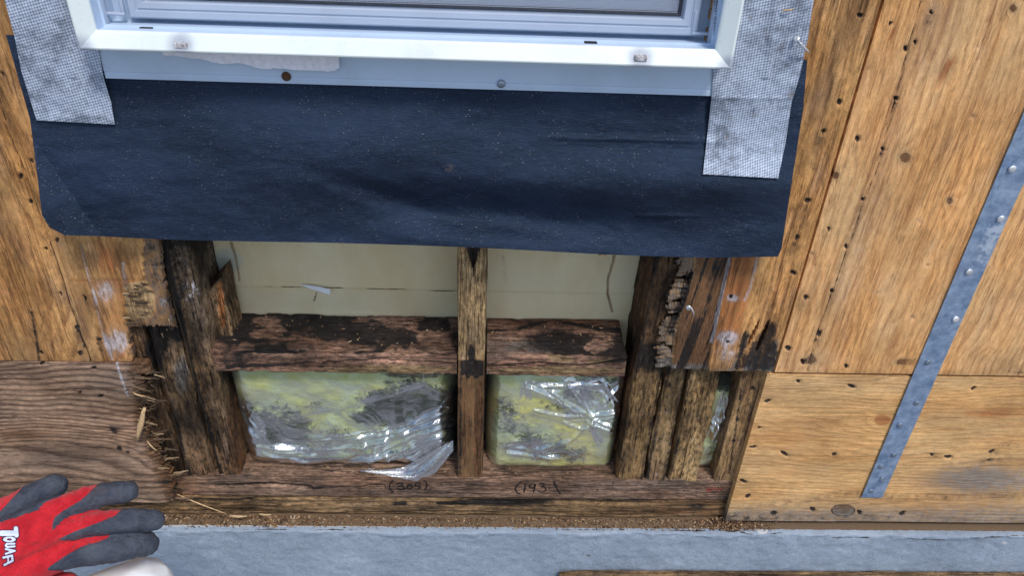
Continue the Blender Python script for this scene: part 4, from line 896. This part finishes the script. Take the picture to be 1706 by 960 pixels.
def memb():
    n, m = 200, 660
    V_, U = np.meshgrid(np.linspace(0, 1, n), np.linspace(0, 1, m), indexing='ij')
    lx = interp(V_, [(0, 10), (.42, 50), (.70, 62), (.90, 70), (.96, 82), (1, 108)]); rx = interp(V_, [(0, 1345), (.25, 1338), (.8, 1310), (.96, 1302), (1, 1296)])
    ty = 58+U*42; by = mem_by(U)
    px = lx+(rx-lx)*U; py = ty+(by-ty)*V_
    Yo = mem_y(px, py)
    P = np.zeros(U.shape+(3,))
    D = ((px-CX)/F)[..., None]*right+((py-CY)/F)[..., None]*down+fwd
    P = CAM+D*((Yo-CAM[1])/D[..., 1])[..., None]
    dots = holes(px, py, [(728, 187), (728, 269), (728, 253)], 3)
    dirt = .55*blob(px, py, 752, 280, 16, 12)+.4*blob(px, py, 722, 322, 14, 20)+.4*blob(px, py, 845, 376, 8, 6)+.3*blob(px, py, 462, 276, 16, 9)+.3*blob(px, py, 1185, 380, 10, 12)
    o = sheet('flashing_membrane', P, MEMB, (0, .0012, 0), guv=(P[..., 0], P[..., 2]), m1=(dots, dirt))
    return tag(o, 'wide sheet of black rubbery flashing membrane hanging below the window', 'flashing membrane')
memb()
def surf_y(px, py): return -.0045
def tape(label, L, R, yoff, seed):
    """L,R: lists of (py, px) edges; sheet follows the wall in front of the membrane"""
    y0, y1 = L[0][0], L[-1][0]
    V_, U = np.meshgrid(np.linspace(0, 1, 220), np.linspace(0, 1, 80), indexing='ij')
    pyl = y0+(y1-y0)*V_; lx = interp(pyl, L); rx = interp(pyl, R); px = lx+(rx-lx)*U; py = pyl+U*(R[-1][0]-L[-1][0])*V_
    Yo = np.minimum(yoff, mem_y(px, py)-.0035)+.0022*(fbm(U*2.2, V_*7, 3, seed)-.5)-.0018*np.exp(-((U-.62)/.05)**2)*(py < 130)-.0012*np.exp(-((py-163)/3.)**2)*(seed > 5)
    D = ((px-CX)/F)[..., None]*right+((py-CY)/F)[..., None]*down+fwd
    P = CAM+D*((Yo-CAM[1])/D[..., 1])[..., None]
    o = sheet('flashing_tape', P, TAPE, (0, .0008, 0), guv=(P[..., 0]+seed, P[..., 2]))
    return tag(o, label, 'flashing tape', 'grey tape strips beside the window')
tape('shorter grey woven tape strip on the left side of the window', [(-140, -28), (0, 8), (60, 24), (120, 36), (200, 61)], [(-140, 150), (0, 155), (86, 165), (130, 174), (165, 185), (207, 192)], -.0105, 2)
tape('longer dirty grey woven tape strip on the right side of the window, ending lower', [(-140, 1190), (0, 1190), (150, 1187), (290, 1171)], [(-140, 1388), (0, 1355), (60, 1346), (120, 1333), (165, 1319), (230, 1309), (297, 1295)], -.0115, 9)

# ------------------------------------------------------------------ window
win = empty('window', tuple(W(675, 100, -.01)), 'white-framed window with insect screen, only its lower sill part in view', 'window')
YO = -.044
c0 = W(132, 83, YO); c1 = W(1218, 115, YO)
XL, XR, ZW = c0[0], c1[0], (c0[2]+c1[2])/2
def sweepU(name, prof, mat, ztop=.85, xl=XL, xr=XR, zb=ZW, closed=True, fine=.006):
    """profile (inward offset, Y) swept down the left jamb, along the sill and up the right jamb, mitred"""
    prof = list(prof); n = len(prof)
    def path(o):
        pts = []
        a = (xl+o, zb+o); b = (xr-o, zb+o)
        for z in np.linspace(ztop, a[1], 30): pts.append((a[0], z))
        for x in np.linspace(a[0], b[0], 120)[1:]: pts.append((x, a[1]))
        for z in np.linspace(a[1], ztop, 30)[1:]: pts.append((b[0], z))
        return pts
    rows = []
    for o, y in prof:
        rows.append([(x, y, z) for x, z in path(o)])
    P = np.array(rows)      # (n, m, 3)
    if closed: P = np.concatenate([P, P[:1]])
    I = np.arange(P.shape[0]*P.shape[1]).reshape(P.shape[:2])
    Q = np.stack([I[:-1, :-1], I[1:, :-1], I[1:, 1:], I[:-1, 1:]], -1).reshape(-1, 4)
    me = mesh_quads(name, P.reshape(-1, 3), Q, None, False)
    return link(name, me, mat, win)
sweepU('frame', [(0, -.0075), (0, YO+.001), (.0012, YO), (.0025, YO-.0002), (.0155, YO+.0075), (.0172, YO+.0092), (.0176, YO+.0112), (.0168, YO+.0130), (.0140, YO+.0150), (.0140, .018), (.0130, .018), (.0130, YO+.02), (.002, YO+.006), (.002, -.0075)], WHITE)
sweepU('track', [(.0141, YO+.0155), (.0146, YO+.0155), (.0150, -.012), (.0170, -.0112), (.0170, -.0096), (.0150, -.0090), (.0150, .0195), (.060, .0195), (.060, .021), (.0141, .021)], FLG)
SX = dict(xl=XL+.017, xr=XR-.009)
sweepU('sash', [(.0205, .019), (.0205, .0035), (.0215, .0015), (.0225, .0010), (.0285, .0010), (.0290, .0022), (.0310, .0022), (.0315, .0010), (.0370, .0014), (.0378, .0030), (.0378, .008), (.0395, .009), (.0395, .019)], SASH, **SX)
sweepU('gasket', [(.0396, .0185), (.0396, .0075), (.0405, .0065), (.0425, .0072), (.0425, .0185)], RUBG, **SX)
# nailing flange
fz1 = ZW+.002; fz0 = W(700, 145.5, -.009)[2]; fx0 = W(176, 130, -.009)[0]; fx1 = W(1188.5, 158, -.009)[0]
zsf = np.linspace(fz1, fz0, 40); xsf = np.linspace(fx0, fx1, 300); Z, X = np.meshgrid(zsf, xsf, indexing='ij')
Yg = -.0088-.0007*np.exp(-((Z-fz0-.0065)/.0006)**2)*-1+.0008*(fbm(X*5, Z*8, 2, 4)-.5); P = np.stack([X, Yg, Z], -1)
sheet('nailing_flange', P, FLG, (0, .0013, 0), guv=(X, Z), parent=win)
# screen and glass
sx0, sx1, sz0 = XL+.017+.0425, XR-.009-.0425, ZW+.0425
def screen_mat():
    N = NT('insect_screen'); p = N.obj(); sp = N.t.nodes.new('ShaderNodeSeparateXYZ'); N.t.links.new(p, sp.inputs[0])
    k = 1/.00165
    def wire(c): return N.ss(N.M('ABSOLUTE', N.M('SUBTRACT', N.M('FRACT', N.M('MULTIPLY', c, k)), .5)), .30, .36)
    wv = N.M('MAXIMUM', wire(sp.outputs[0]), wire(sp.outputs[2]))
    N.set(col=(.42, .47, .58), rough=.4, metal=.2, alpha=wv); return N.m
SCR = screen_mat()
link('insect_screen', box_mesh('insect_screen', (sx0, .0095, sz0), (sx1, .0097, .85)), SCR, win)
GL = NT('window_glass'); GL.set(col=(.36, .44, .58), rough=.12, spec=.8); link('glass_pane', box_mesh('glass_pane', (sx0-.002, .024, sz0-.002), (sx1+.002, .0275, .85)), GL.m, win)  # blue-grey base colour stands in for sky reflected in the pane
# corner keepers
def keeper(pxa, pya, flip):
    c = W(pxa, pya, -.004); a = []
    a.append(box_mesh('k', (c[0]-.008, -.006, c[2]), (c[0]+.008, .004, c[2]+.05), .003, 3))
    a.append(lathe('k', [(.001, -.002), (.0055, 0), (.006, .002), (.006, .06), (.003, .062)], (c[0]+(.004 if flip else -.004), -.006, c[2]+.001), (0, 0, 1)))
    a.append(box_mesh('k', (c[0]-(.026 if flip else -.006), -.002, c[2]+.010), (c[0]+(-.006 if flip else .026), .004, c[2]+.013), .001, 2))
    a.append(box_mesh('k', (c[0]-(.026 if flip else -.022), -.001, c[2]+.012), (c[0]+(-.022 if flip else .026), .004, c[2]+.035), .001, 2))
    join('corner_keeper', a, SASH, win)
keeper(168, 42, False); keeper(1190, 76, True)
def flush(name, c, hx, hz, mat, parent, ydepth=.0008, bev=.0006):
    return link(name, box_mesh(name, (c[0]-hx, c[1]-ydepth, c[2]-hz), (c[0]+hx, c[1]+ydepth, c[2]+hz), bev, 3), mat, parent)
# weep slots as black plates on the track floor (lying) and patched slots in the frame face
for (a, b) in ((245, 45), (984, 70)):
    zt = ZW+.0152; d = ray(a, b); t = (zt-CAM[2])/d[2]; c = CAM+d*t
    link('weep_slot', box_mesh('weep_slot', (c[0]-.0070, c[1]-.0040, zt-.003), (c[0]+.0070, c[1]+.0040, zt+.0006), .001, 2), BLACK, win)  # black colour stands in for the shade inside the slot
PUT = simple('old_filler', (.46, .44, .45), .9, sc=260, var=.6, bump=.001)
for (a, b) in ((302, 75), (1067, 96)):
    c = W(a, b, YO+.0030); me = box_mesh('slot_filler', (c[0]-.0066, c[1]-.0030, c[2]-.0030), (c[0]+.0066, c[1]+.004, c[2]+.0030), .0012, 3)
    link('slot_filler', me, PUT, win)
c = W(835, 139, -.0095); join('screw_head', [lathe('s', [(.0045, 0), (.0045, .0012), (.0035, .0022), (.001, .0024)], c, (0, -1, 0))], NAILD, win)
c = W(477, 127, -.0095); join('rusty_screw', [lathe('s', [(.0052, 0), (.0050, .0008), (.0040, .0012), (.0036, -.0006), (.0005, -.0008)], c, (0, -1, 0))], RUST, win)

# torn paper under the frame
def paper():
    xs_ = np.linspace(W(275, 95, -.012)[0], W(567, 110, -.012)[0], 260); zs_ = np.linspace(0, 1, 34)
    V_, X = np.meshgrid(zs_, xs_, indexing='ij')
    z1 = ZW+.004; px0, _ = proj(np.stack([xs_, 0*xs_-.012, 0*xs_+ZW], -1))
    low = interp(px0, [(275, 91), (340, 97), (365, 104), (400, 104), (425, 111), (440, 113), (456, 111), (480, 113), (500, 116), (545, 117), (556, 115), (564, 110)])+2.2*(fbm(px0*.15, 0*px0, 3, 4)-.5)
    zb = np.array([W(a, b, -.014)[2] for a, b in zip(px0, low)])
    Z = z1+(zb[None, :]-z1)*V_
    Y = -.011-.005*V_-.0015*np.sin(X*90)*V_-.002*fbm(X*60, Z*60, 3, 4)
    PAP = simple('torn_paper', (.82, .80, .86), .9, sc=200, var=.08)
    o = sheet('torn_paper', np.stack([X, Y, Z], -1), PAP, (0, .0004, 0), guv=(X, Z)); tag(o, 'strip of torn lilac-white paper poking out below the window frame', 'paper scrap')
paper()

# ------------------------------------------------------------------ strap
def strap():
    yb = -.0022
    l1, r1 = W(1628, 371, yb), W(1676, 371, yb); l0, r0 = W(1435, 829, yb), W(1469.5, 830, yb)
    def at(a, b, z): k = (z-b[2])/(a[2]-b[2]); return b[0]+(a[0]-b[0])*k
    zt, zb = .45, (l0[2]+r0[2])/2
    zs = np.linspace(zt, zb, 420); us = np.linspace(0, 1, 22); Z, U = np.meshgrid(zs, us, indexing='ij')
    X = at(l1, l0, Z)*(1-U)+at(r1, r0, Z)*U; X[-1] += np.linspace(0, .0, 22)
    Y = yb+.0012*(fbm(Z*10, U*2, 3, 3)-.5)-.0008*np.abs(U-.5)
    P = np.stack([X, Y, Z], -1); px, py = proj(P)
    root = sheet('metal_strap', P, GALV, (0, .0014, 0), guv=(X, Z), m1=(0, 0, .5*blob(px, py, 1650, 400, 26, 60, 20)+.35*blob(px, py, 1590, 610, 20, 40, 20)+.3*blob(px, py, 1470, 795, 16, 14)))
    tag(root, 'galvanised steel strap nailed upright across both right-hand plywood sheets', 'metal strap')
    for k, (a, b) in enumerate([(1686, 281), (1667, 364), (1614, 453), (1592, 532), (1546, 604), (1527, 672), (1499, 709), (1489, 759), (1467, 778), (1470, 799), (1451, 819)]):
        c = W(a, b, yb-.0008); big = b < 540
        R_ = .0048 if big else .0042
        me = lathe('nail_head', [(R_*.9, 0), (R_, .0006), (R_*.95, .0016 if big else .0011), (R_*.5, .0021 if big else .0014), (.0003, .0023 if big else .0013)], c, (random.uniform(-.15, .15), -1, random.uniform(-.1, .2)))
        link('nail_head', me, NAILP if big else NAILD, root)
strap()

# ------------------------------------------------------------------ nails, splinters, writing
def bent(label, pts, r, head=None):
    root = empty('bent_nail', tuple(pts[0]), label, 'nail')
    tube('shank', pts, r, NAILP, root, taper=[1]*(len(pts)-1)+[.3])
    if head is not None: link('nail_head', lathe('nail_head', [(.0035, 0), (.0036, .0008), (.001, .001)], pts[0], head), NAILP, root)
bent('white bent nail poking from the edge of the right tape strip', [W(1327, 64, -.016), W(1331, 70, -.022), W(1338, 77, -.022), W(1345, 84, -.018), W(1349, 88, -.014)], .0013, (-.6, -.5, .6))
bent('small bent white nail on the shredded plywood edge below the membrane', [W(1147, 513, -.008), W(1152, 514, -.012), W(1155, 520, -.010), W(1157, 529, -.006)], .0010, (-.4, -.8, .3))
def chip(name, label, a, b, w0, th=.0012, y0=-.004, y1=None, mat=None, cat='wood splinter'):
    p0 = Vector(W(a[0], a[1], y0)); p1 = Vector(W(b[0], b[1], y0 if y1 is None else y1))
    n = 9; pts = []; tp = []
    for i in range(n):
        t = i/(n-1); p = p0.lerp(p1, t)+Vector((0, -.0015*math.sin(t*3.1), 0))+Vector((random.uniform(-1, 1), 0, random.uniform(-1, 1)))*w0*.15; pts.append(p); tp.append(.25+.75*math.sin(math.pi*min(1, max(0, t*.86+.1)))*random.uniform(.85, 1.1))
    o = tube(name, pts, w0, mat or SPLW, None, 7, flat=th/w0, taper=tp); return tag(o, label, cat, 'loose wood splinters')
chip('wood_splinter', 'broad pale wood flake sticking up at the torn edge of the lower left plywood', (241, 680), (229, 733), .0042, .002, -.008, -.010)
chip('wood_splinter', 'long thin splinter slanting across the rim board at the lower left', (286, 820), (378, 857), .0011, .001, .004, -.012)
chip('wood_splinter', 'pale sliver lying on the sill ledge right of the gloved fingers', (382, 860), (412, 861), .0028, .001, -.004)
chip('wood_splinter', 'short fresh chip on the sill ledge beside the longer sliver', (432, 857), (452, 858), .0022, .001, -.004)
chip('wood_splinter', 'short splinter leaning at the torn plywood edge below the broad flake', (245, 735), (262, 752), .0013, .001, -.006, -.008)
chip('wood_splinter', 'tiny pale stick on the upper part of the right tape strip', (1303, 17), (1322, 14), .0009, .0009, -.0145)
chip('wood_splinter', 'small pale chip stuck to the glove near the little finger', (67, 955), (84, 942), .0009, .0009, -.2)
chip('wood_splinter', 'stub of split wood poking from the upper splinter patch of the lower left plywood', (222, 655), (243, 661), .0016, .001, -.006, -.009)
chip('wood_splinter', 'white crumb hanging under the bottom edge of the black membrane', (997, 425), (1010, 425), .0022, .0015, -.010)
# frayed plies along the torn edges: belongs to no single splinter, one mass
def frays():
    V = []; Fc = []; rn = random.Random(12)
    def shard(x, y, L, w_, ang, dep, lift):
        n = rn.choice([5, 6, 7]); out = []
        for i in range(n): t = i/(n-1); out.append((t*L, w_*.5*(1-.6*t)*rn.uniform(.5, 1.2)))
        for i in range(n-1, -1, -1): t = i/(n-1); out.append((t*L+rn.uniform(-.6, .6), -w_*.5*(1-.7*t)*rn.uniform(.5, 1.2)))
        ca, sa = math.cos(ang), math.sin(ang); o = len(V); m = len(out)
        for k in (0, 1):
            for a, b in out: V.append(tuple(W(x+a*ca-b*sa, y+a*sa+b*ca, dep-lift*a/L+k*rn.uniform(.0007, .0012))))
        Fc.append(tuple(range(o, o+m))); Fc.append(tuple(range(o+2*m-1, o+m-1, -1)))
        for i in range(m): Fc.append((o+i, o+m+i, o+m+(i+1) % m, o+(i+1) % m))
    for k in range(230):
        y = rn.uniform(606, 836); x = float(interp(y, [(600, 232), (640, 238), (700, 240), (760, 258), (800, 276), (840, 290)]))+rn.gauss(-4, 12)
        big = rn.random() < .22
        shard(x, y, rn.uniform(14, 30) if big else rn.uniform(3, 12), rn.uniform(3, 7) if big else rn.uniform(1, 3.2), rn.gauss(.05, .22 if big else .5), rn.uniform(-.003, .007), rn.uniform(-.002, .006))
    for k in range(46):
        y = rn.uniform(472, 538); x = 203+rn.uniform(0, 36)
        shard(x, y, rn.uniform(8, 22), rn.uniform(1.5, 4), rn.gauss(.02, .08), rn.uniform(-.001, .002), rn.uniform(0, .003))
    for k in range(40):
        y = rn.uniform(398, 560); x = float(interp(y, [(400, 262), (470, 270), (546, 289), (570, 240)]))+rn.gauss(-2, 3)
        shard(x, y, rn.uniform(4, 12), rn.uniform(1, 3), rn.gauss(1.3, .3), rn.uniform(.002, .006), rn.uniform(-.001, .003))
    me = bpy.data.meshes.new('wood_fibres'); me.from_pydata(V, [], Fc); me.update()
    FR = island('frayed_ply', ((0, (.05, .03, .016)), (.5, (.15, .09, .05)), (.82, (.30, .19, .10)), (1, (.60, .43, .24))))
    o = link('wood_fibres', me, FR); tag(o, 'mass of frayed wood fibres along the torn plywood edges at left', 'wood fibres', kind='stuff')
frays()
def debris():
    import bmesh
    ms_v = []; ms_f = []
    def add(p, s, stretch):
        R_ = Matrix.Rotation(random.uniform(0, 6.3), 3, 'Z') @ Matrix.Rotation(random.uniform(-.6, .6), 3, 'X') @ Matrix.Rotation(random.uniform(-.4, .4), 3, 'Y')
        o = len(ms_v)
        for sx in (-1, 1):
            for sy in (-1, 1):
                for sz in (-1, 1): ms_v.append(tuple(Vector(p)+R_ @ Vector((sx*s*stretch*random.uniform(.6, 1), sy*s*random.uniform(.5, 1), sz*s*.4))))
        ms_f.extend([tuple(o+i for i in f) for f in ((0, 1, 3, 2), (4, 6, 7, 5), (0, 4, 5, 1), (2, 3, 7, 6), (0, 2, 6, 4), (1, 5, 7, 3))])
    xa, xb = xw(220, 868, 0), xw(1300, 868, 0)
    for k in range(3200):
        u = random.random(); x = xa+(xb-xa)*u
        if random.random() < .30: x = random.gauss(xw(1215, 868, 0), .022)
        y = random.uniform(-.011, .012) if random.random() < .7 else random.uniform(.004, .012)
        add((x, y, ZL+random.random()**3*.003*(1+2.5*math.exp(-((x-xw(1215, 868, 0))/.02)**2))), random.uniform(.0004, .0012), random.choice([1, 1.3, 3, 4]) if x < xw(520, 868, 0) else random.choice([1, 1.2, 2]))
    for k in range(420):     # crumbs on the plate and on the blocking
        if random.random() < .6:
            x = random.uniform(xw(400, 800), xw(1200, 800)); y = random.uniform(YF+.002, .05); z = ZP+.0006
        else:
            x = random.uniform(xw(380, 590), xw(1040, 590)); y = random.uniform(YF+.01, .095); z = zw(785, 590.5)+.0006
        add((x, y, z), random.uniform(.0004, .0011), random.choice([1, 1.5, 3]))
    me = bpy.data.meshes.new('wood_debris'); me.from_pydata(ms_v, [], ms_f); me.update()
    N = island('crumbled_wood', ((0, (.03, .018, .012)), (.35, (.12, .06, .03)), (.65, (.26, .14, .07)), (.85, (.42, .27, .13)), (1, (.58, .44, .30))))
    tag(link('wood_debris', me, N), 'crumbs and chips of rotten wood scattered on the sill ledge and plate', 'wood debris', kind='stuff')
debris()

def strokes(name, parent, lst, ox, oy, sc, y, r, mat, slope=.0):
    ms = []
    for st in lst:
        # smooth the stroke
        pts = [Vector((p[0], p[1], 0)) for p in st]; out = []
        if len(pts) > 2:
            P_ = [pts[0]]+pts+[pts[-1]]
            for i in range(1, len(P_)-2):
                for t in np.linspace(0, 1, 6, endpoint=False):
                    a, b, c, d = P_[i-1], P_[i], P_[i+1], P_[i+2]
                    out.append(.5*((2*b)+(-a+c)*t+(2*a-5*b+4*c-d)*t*t+(-a+3*b-3*c+d)*t**3))
            out.append(pts[-1])
        else: out = pts
        W3 = [Vector(W(ox+p.x*sc, oy+p.y*sc+p.x*sc*slope, y)) for p in out]
        ms.append(tube('s', W3, r, None, None, 6, flat=.35))
    return join(name, ms, mat, parent)
yb_ = YF-.0009
# (305)
strokes('handwriting', bp, [[(6, 0), (1, 6), (0, 12), (3, 17), (7, 20)],
        [(12, 6), (18, 4), (22, 6), (18, 10), (14, 10)], [(14, 10), (20, 9), (24, 12), (20, 15), (13, 14), (22, 15), (28, 13)],
        [(34, 6), (30, 9), (30, 13), (34, 15), (38, 12), (37, 8), (34, 6)],
        [(52, 5), (44, 5), (43, 9), (49, 9), (51, 12), (47, 15), (42, 14)],
        [(57, 0), (62, 5), (62, 11), (58, 16)]], 649, 801, 1.0, yb_, .0011, INK)
# (193.\
strokes('handwriting', bp, [[(10, 0), (3, 6), (0, 13), (3, 19), (8, 21)], [(17, 4), (14, 18)],
        [(32, 5), (26, 4), (23, 8), (27, 11), (32, 8), (33, 5), (30, 18)],
        [(39, 4), (46, 3), (47, 7), (42, 9)], [(42, 9), (49, 10), (50, 15), (44, 18), (38, 16)], [(55, 11), (57, 10), (56, 12)],
        [(64, 0), (68, 10), (75, 21)]], 859, 803, 1.0, yb_, .0011, INK)
strokes('red_mark', bp, [[(0, 5), (6, 2), (4, 8), (12, 6)], [(10, 4), (16, 2), (20, 6)], [(20, 8), (26, 3), (30, 6)]], 1176, 812, .9, yb_, .0006, REDINK)

# small tab of film tape on the left vapour sheet
P4 = np.array([[W(500, 474, .0985), W(520, 476, .0965), W(550, 482, .094)], [W(510, 479, .098), W(525, 484, .0955), W(550, 491, .093)]])
tag(sheet('plastic_tab', P4, WHP, (0, .0005, 0)), 'small pale blue plastic tab on the left vapour sheet', 'plastic tab')
# ------------------------------------------------------------------ gloved hand
def glove_mat():
    N = NT('knit_and_rubber_glove'); p = N.obj(); m1 = N.sep(N.attr('m1', 'Color')); n = N.noise(p, 240, 4, .7); n2 = N.noise(p, 55, 5, .65); wv = N.noise(N.vm(p, (900, 900, 1500)), 1, 2, .5)
    k = N.ss(N.M('ADD', m1[0], N.M('MULTIPLY', N.M('SUBTRACT', n, .5), .5)), .44, .56)
    red = N.mix(N.ss(n2, .35, .65), (.50, .006, .016), (.72, .018, .030)); red = N.mix(N.M('MULTIPLY', N.ss(wv, .5, .65), .45), red, (.30, .004, .012))
    red = N.mix(N.M('MULTIPLY', N.ss(n2, .60, .72), .35), red, (.14, .01, .02))
    blk = N.mix(N.ss(n2, .3, .7), (.038, .046, .070), (.085, .098, .125)); blk = N.mix(N.M('MULTIPLY', N.ss(n, .55, .75), .5), blk, (.13, .13, .145)); blk = N.mix(N.M('MULTIPLY', N.ss(N.noise(p, 30, 3), .6, .75), .4), blk, (.13, .09, .075))
    N.set(col=N.mix(k, red, blk), rough=N.M('SUBTRACT', .9, N.M('MULTIPLY', k, .35)), spec=.35, sheen=N.M('MULTIPLY', N.M('SUBTRACT', 1., k), .15))
    N.bump(N.M('ADD', N.M('ADD', n, N.M('MULTIPLY', wv, .5)), N.M('ADD', n2, N.M('MULTIPLY', k, .6))), .0020, 1.); return N.m
GLV = glove_mat()
def blobmesh(name, chains, flat=1.0):
    import bmesh
    bm = bmesh.new()
    for ch in chains:
        for (a, b) in zip(ch[:-1], ch[1:]):
            pa, pb = Vector(Wd(*a[:3])), Vector(Wd(*b[:3])); ra, rb = a[3]*a[2]/F, b[3]*b[2]/F
            n = max(2, int((pb-pa).length/(min(ra, rb)*.16)))
            for i in range(n+1):
                t = i/n; M_ = Matrix.Translation(pa.lerp(pb, t)) @ Matrix.Diagonal((ra+(rb-ra)*t,)*3+(1,))
                bmesh.ops.create_icosphere(bm, subdivisions=2, radius=1, matrix=M_)
    me = bpy.data.meshes.new(name); bm.to_mesh(me); bm.free()
    ob = bpy.data.objects.new('tmp', me); COL.objects.link(ob)
    m = ob.modifiers.new('r', 'REMESH'); m.mode = 'VOXEL'; m.voxel_size = .0017; m.use_smooth_shade = True
    m = ob.modifiers.new('s', 'SMOOTH'); m.factor = .5; m.iterations = 14
    dg = bpy.context.evaluated_depsgraph_get(); res = bpy.data.meshes.new_from_object(ob.evaluated_get(dg)); res.name = name
    bpy.data.objects.remove(ob); bpy.data.meshes.remove(me)
    return res
T0 = .80
thumb = [(90, 812, .805, 21.5), (66, 824, .80, 23.5), (36, 840, .795, 24.5), (0, 860, .79, 26), (-55, 900, .785, 28)]
f2 = [(213, 820, .815, 17), (180, 823, .806, 18.5), (146, 831, .797, 20.5), (118, 840, .79, 20.5), (88, 852, .783, 22), (30, 880, .772, 27), (-60, 925, .762, 34), (-130, 960, .76, 34)]
f3 = [(256, 868, .812, 17.5), (222, 868, .802, 19), (188, 869, .795, 20), (150, 873, .79, 19.5), (122, 879, .786, 20), (86, 888, .778, 22.5), (20, 915, .765, 28), (-60, 945, .758, 35), (-130, 970, .76, 35)]
f4 = [(244, 907, .815, 19.5), (215, 909, .805, 23), (186, 914, .797, 25), (150, 918, .792, 24.5), (120, 923, .787, 23.5), (84, 934, .779, 25), (20, 955, .767, 30), (-60, 975, .76, 35), (-130, 990, .762, 35)]
f5 = [(170, 985, .83, 17), (140, 985, .815, 19), (105, 975, .80, 21), (60, 976, .787, 26), (0, 985, .77, 32), (-60, 1000, .765, 34), (-130, 1005, .765, 34)]
person = empty('person', tuple(Wd(-130, 980, .77)), 'hand in a red knit work glove with black rubber-coated fingers, reaching in at lower left', 'gloved hand')
gm_ = blobmesh('glove', [thumb, f2, f3, f4, f5])
def glove_masks(me):
    V = np.zeros(len(me.vertices)*3); me.vertices.foreach_get('co', V); V = V.reshape(-1, 3)
    Nn = np.zeros(len(me.vertices)*3); me.vertices.foreach_get('normal', Nn); Nn = Nn.reshape(-1, 3)
    px, py = proj(V); vd = V-CAM; vd /= np.linalg.norm(vd, axis=1)[:, None]; away = (vd*Nn).sum(1)
    ds = np.stack([pdist(px, py, [(a, b) for a, b, *_ in ch[:5]]) for ch in (thumb, f2, f3, f4)])
    w_ = np.argmin(ds, 0); back = px < 84
    bt = px-interp(py, [(790, 56), (805, 45), (858, -4), (880, -30), (900, -60)]); bt = np.where(py > 868-(px)*.33+4, -9, bt)
    b2 = px-interp(py, [(800, 168), (812, 160), (835, 134), (850, 108), (862, 92), (872, 88)])
    b3 = px-interp(py, [(845, 207), (860, 192), (870, 168), (884, 130), (900, 94), (906, 90)])
    b4 = px-interp(py, [(885, 188), (897, 180), (903, 166), (910, 140), (925, 112), (945, 82), (950, 78), (952, 400)])
    b = np.choose(w_, [bt, b2, b3, b4]); m = ss(-3, 3, b)
    m = np.maximum(m, ss(.12, .3, away)*(px > -20))
    at = me.attributes.new('m1', 'FLOAT_COLOR', 'POINT'); at.data.foreach_set('color', np.stack([m, 0*m, 0*m, 0*m], -1).astype(np.float32).ravel())
    # knuckle folds and knit wrinkles in the cloth
    f = .0022*(fbm(px*.035+py*.02, py*.09, 3, 5)-.5)*(1-m)+.0020*(fbm(px*.10, py*.10, 3, 8)-.5)+.0010*m*(ridge(px*.09, py*.05, 2, 9)-.5)
    f = f-.0016*line(px, py, [(122, 868), (100, 850)], 3)-.0012*(1-m)*np.exp(-((np.sin(px*.16+py*.05)-1)/.25)**2)*ss(90, 130, px)
    V = V+Nn*f[:, None]+Nn*(.0007*m)[:, None]
    me.vertices.foreach_set('co', V.astype(np.float32).ravel())
    for p in me.polygons: p.use_smooth = True
    me.update()
glove_masks(gm_)
glove = link('glove', gm_, GLV, person)
SLV = simple('dark_sleeve', (.05, .06, .09), .9, sc=200, var=.4, bump=.001)
link('sleeve', blobmesh('sleeve', [[(-118, 980, .765, 58), (-260, 1050, .74, 66), (-420, 1140, .70, 74)]]), SLV, person)
from mathutils.bvhtree import BVHTree
bv = BVHTree.FromPolygons([v.co.copy() for v in gm_.vertices], [tuple(p.vertices) for p in gm_.polygons])
def lettering(name, grow, off, mat, label=None):
    q = 9.6
    n, m = 200, 100
    Yp, Xp = np.meshgrid(np.linspace(876, 946, n), np.linspace(-1, 33, m), indexing='ij'); X = Xp*q; Y = (Yp-860)*q
    ell = np.abs(np.hypot((X-150)/70., (Y-380)/32.)-1)*38
    segs = [([(22, 282), (250, 282)], 44), ([(254, 205), (264, 316)], 34), ([(232, 448), (110, 452), (92, 476), (110, 502), (232, 492)], 15), ([(92, 535), (236, 562), (92, 612)], 15), ([(150, 548), (152, 592)], 10),
            ([(55, 672), (192, 640), (200, 722), (72, 788)], 17), ([(128, 662), (132, 745)], 12)]
    d = ell-16
    for p_, w_ in segs: d = np.minimum(d, pdist(X, Y, p_)-w_)
    P = np.zeros(X.shape+(3,))
    for i in range(n):
        for j in range(m):
            r_ = Vector(ray(Xp[i, j], Yp[i, j])).normalized(); hit = bv.ray_cast(Vector(CAM), r_)
            P[i, j] = (hit[0]-r_*off) if hit[0] is not None else Wd(Xp[i, j], Yp[i, j], .75)
    c = (d[:-1, :-1]+d[1:, 1:])/2
    vr = P-CAM; vr /= np.linalg.norm(vr, axis=-1)[..., None]
    return sheet(name, P, mat, vr*(off+.0006), c < grow, guv=(P[..., 0], P[..., 2]), parent=glove)
PURP = simple('letter_outline', (.06, .012, .05), .8); LET = simple('white_print', (.66, .72, .86), .6, var=.08)
lettering('lettering_outline', 15, .0004, PURP); lettering('lettering', 0, .0008, LET)
# white plastic piece under the fingers
wp = blobmesh('white_plastic_tool', [[(60, 1060, .865, 62), (150, 1022, .865, 62), (233, 990, .865, 60)]])
tag(link('white_plastic_tool', wp, WHP), 'smooth white plastic object with a rounded end under the gloved fingers', 'plastic tool')
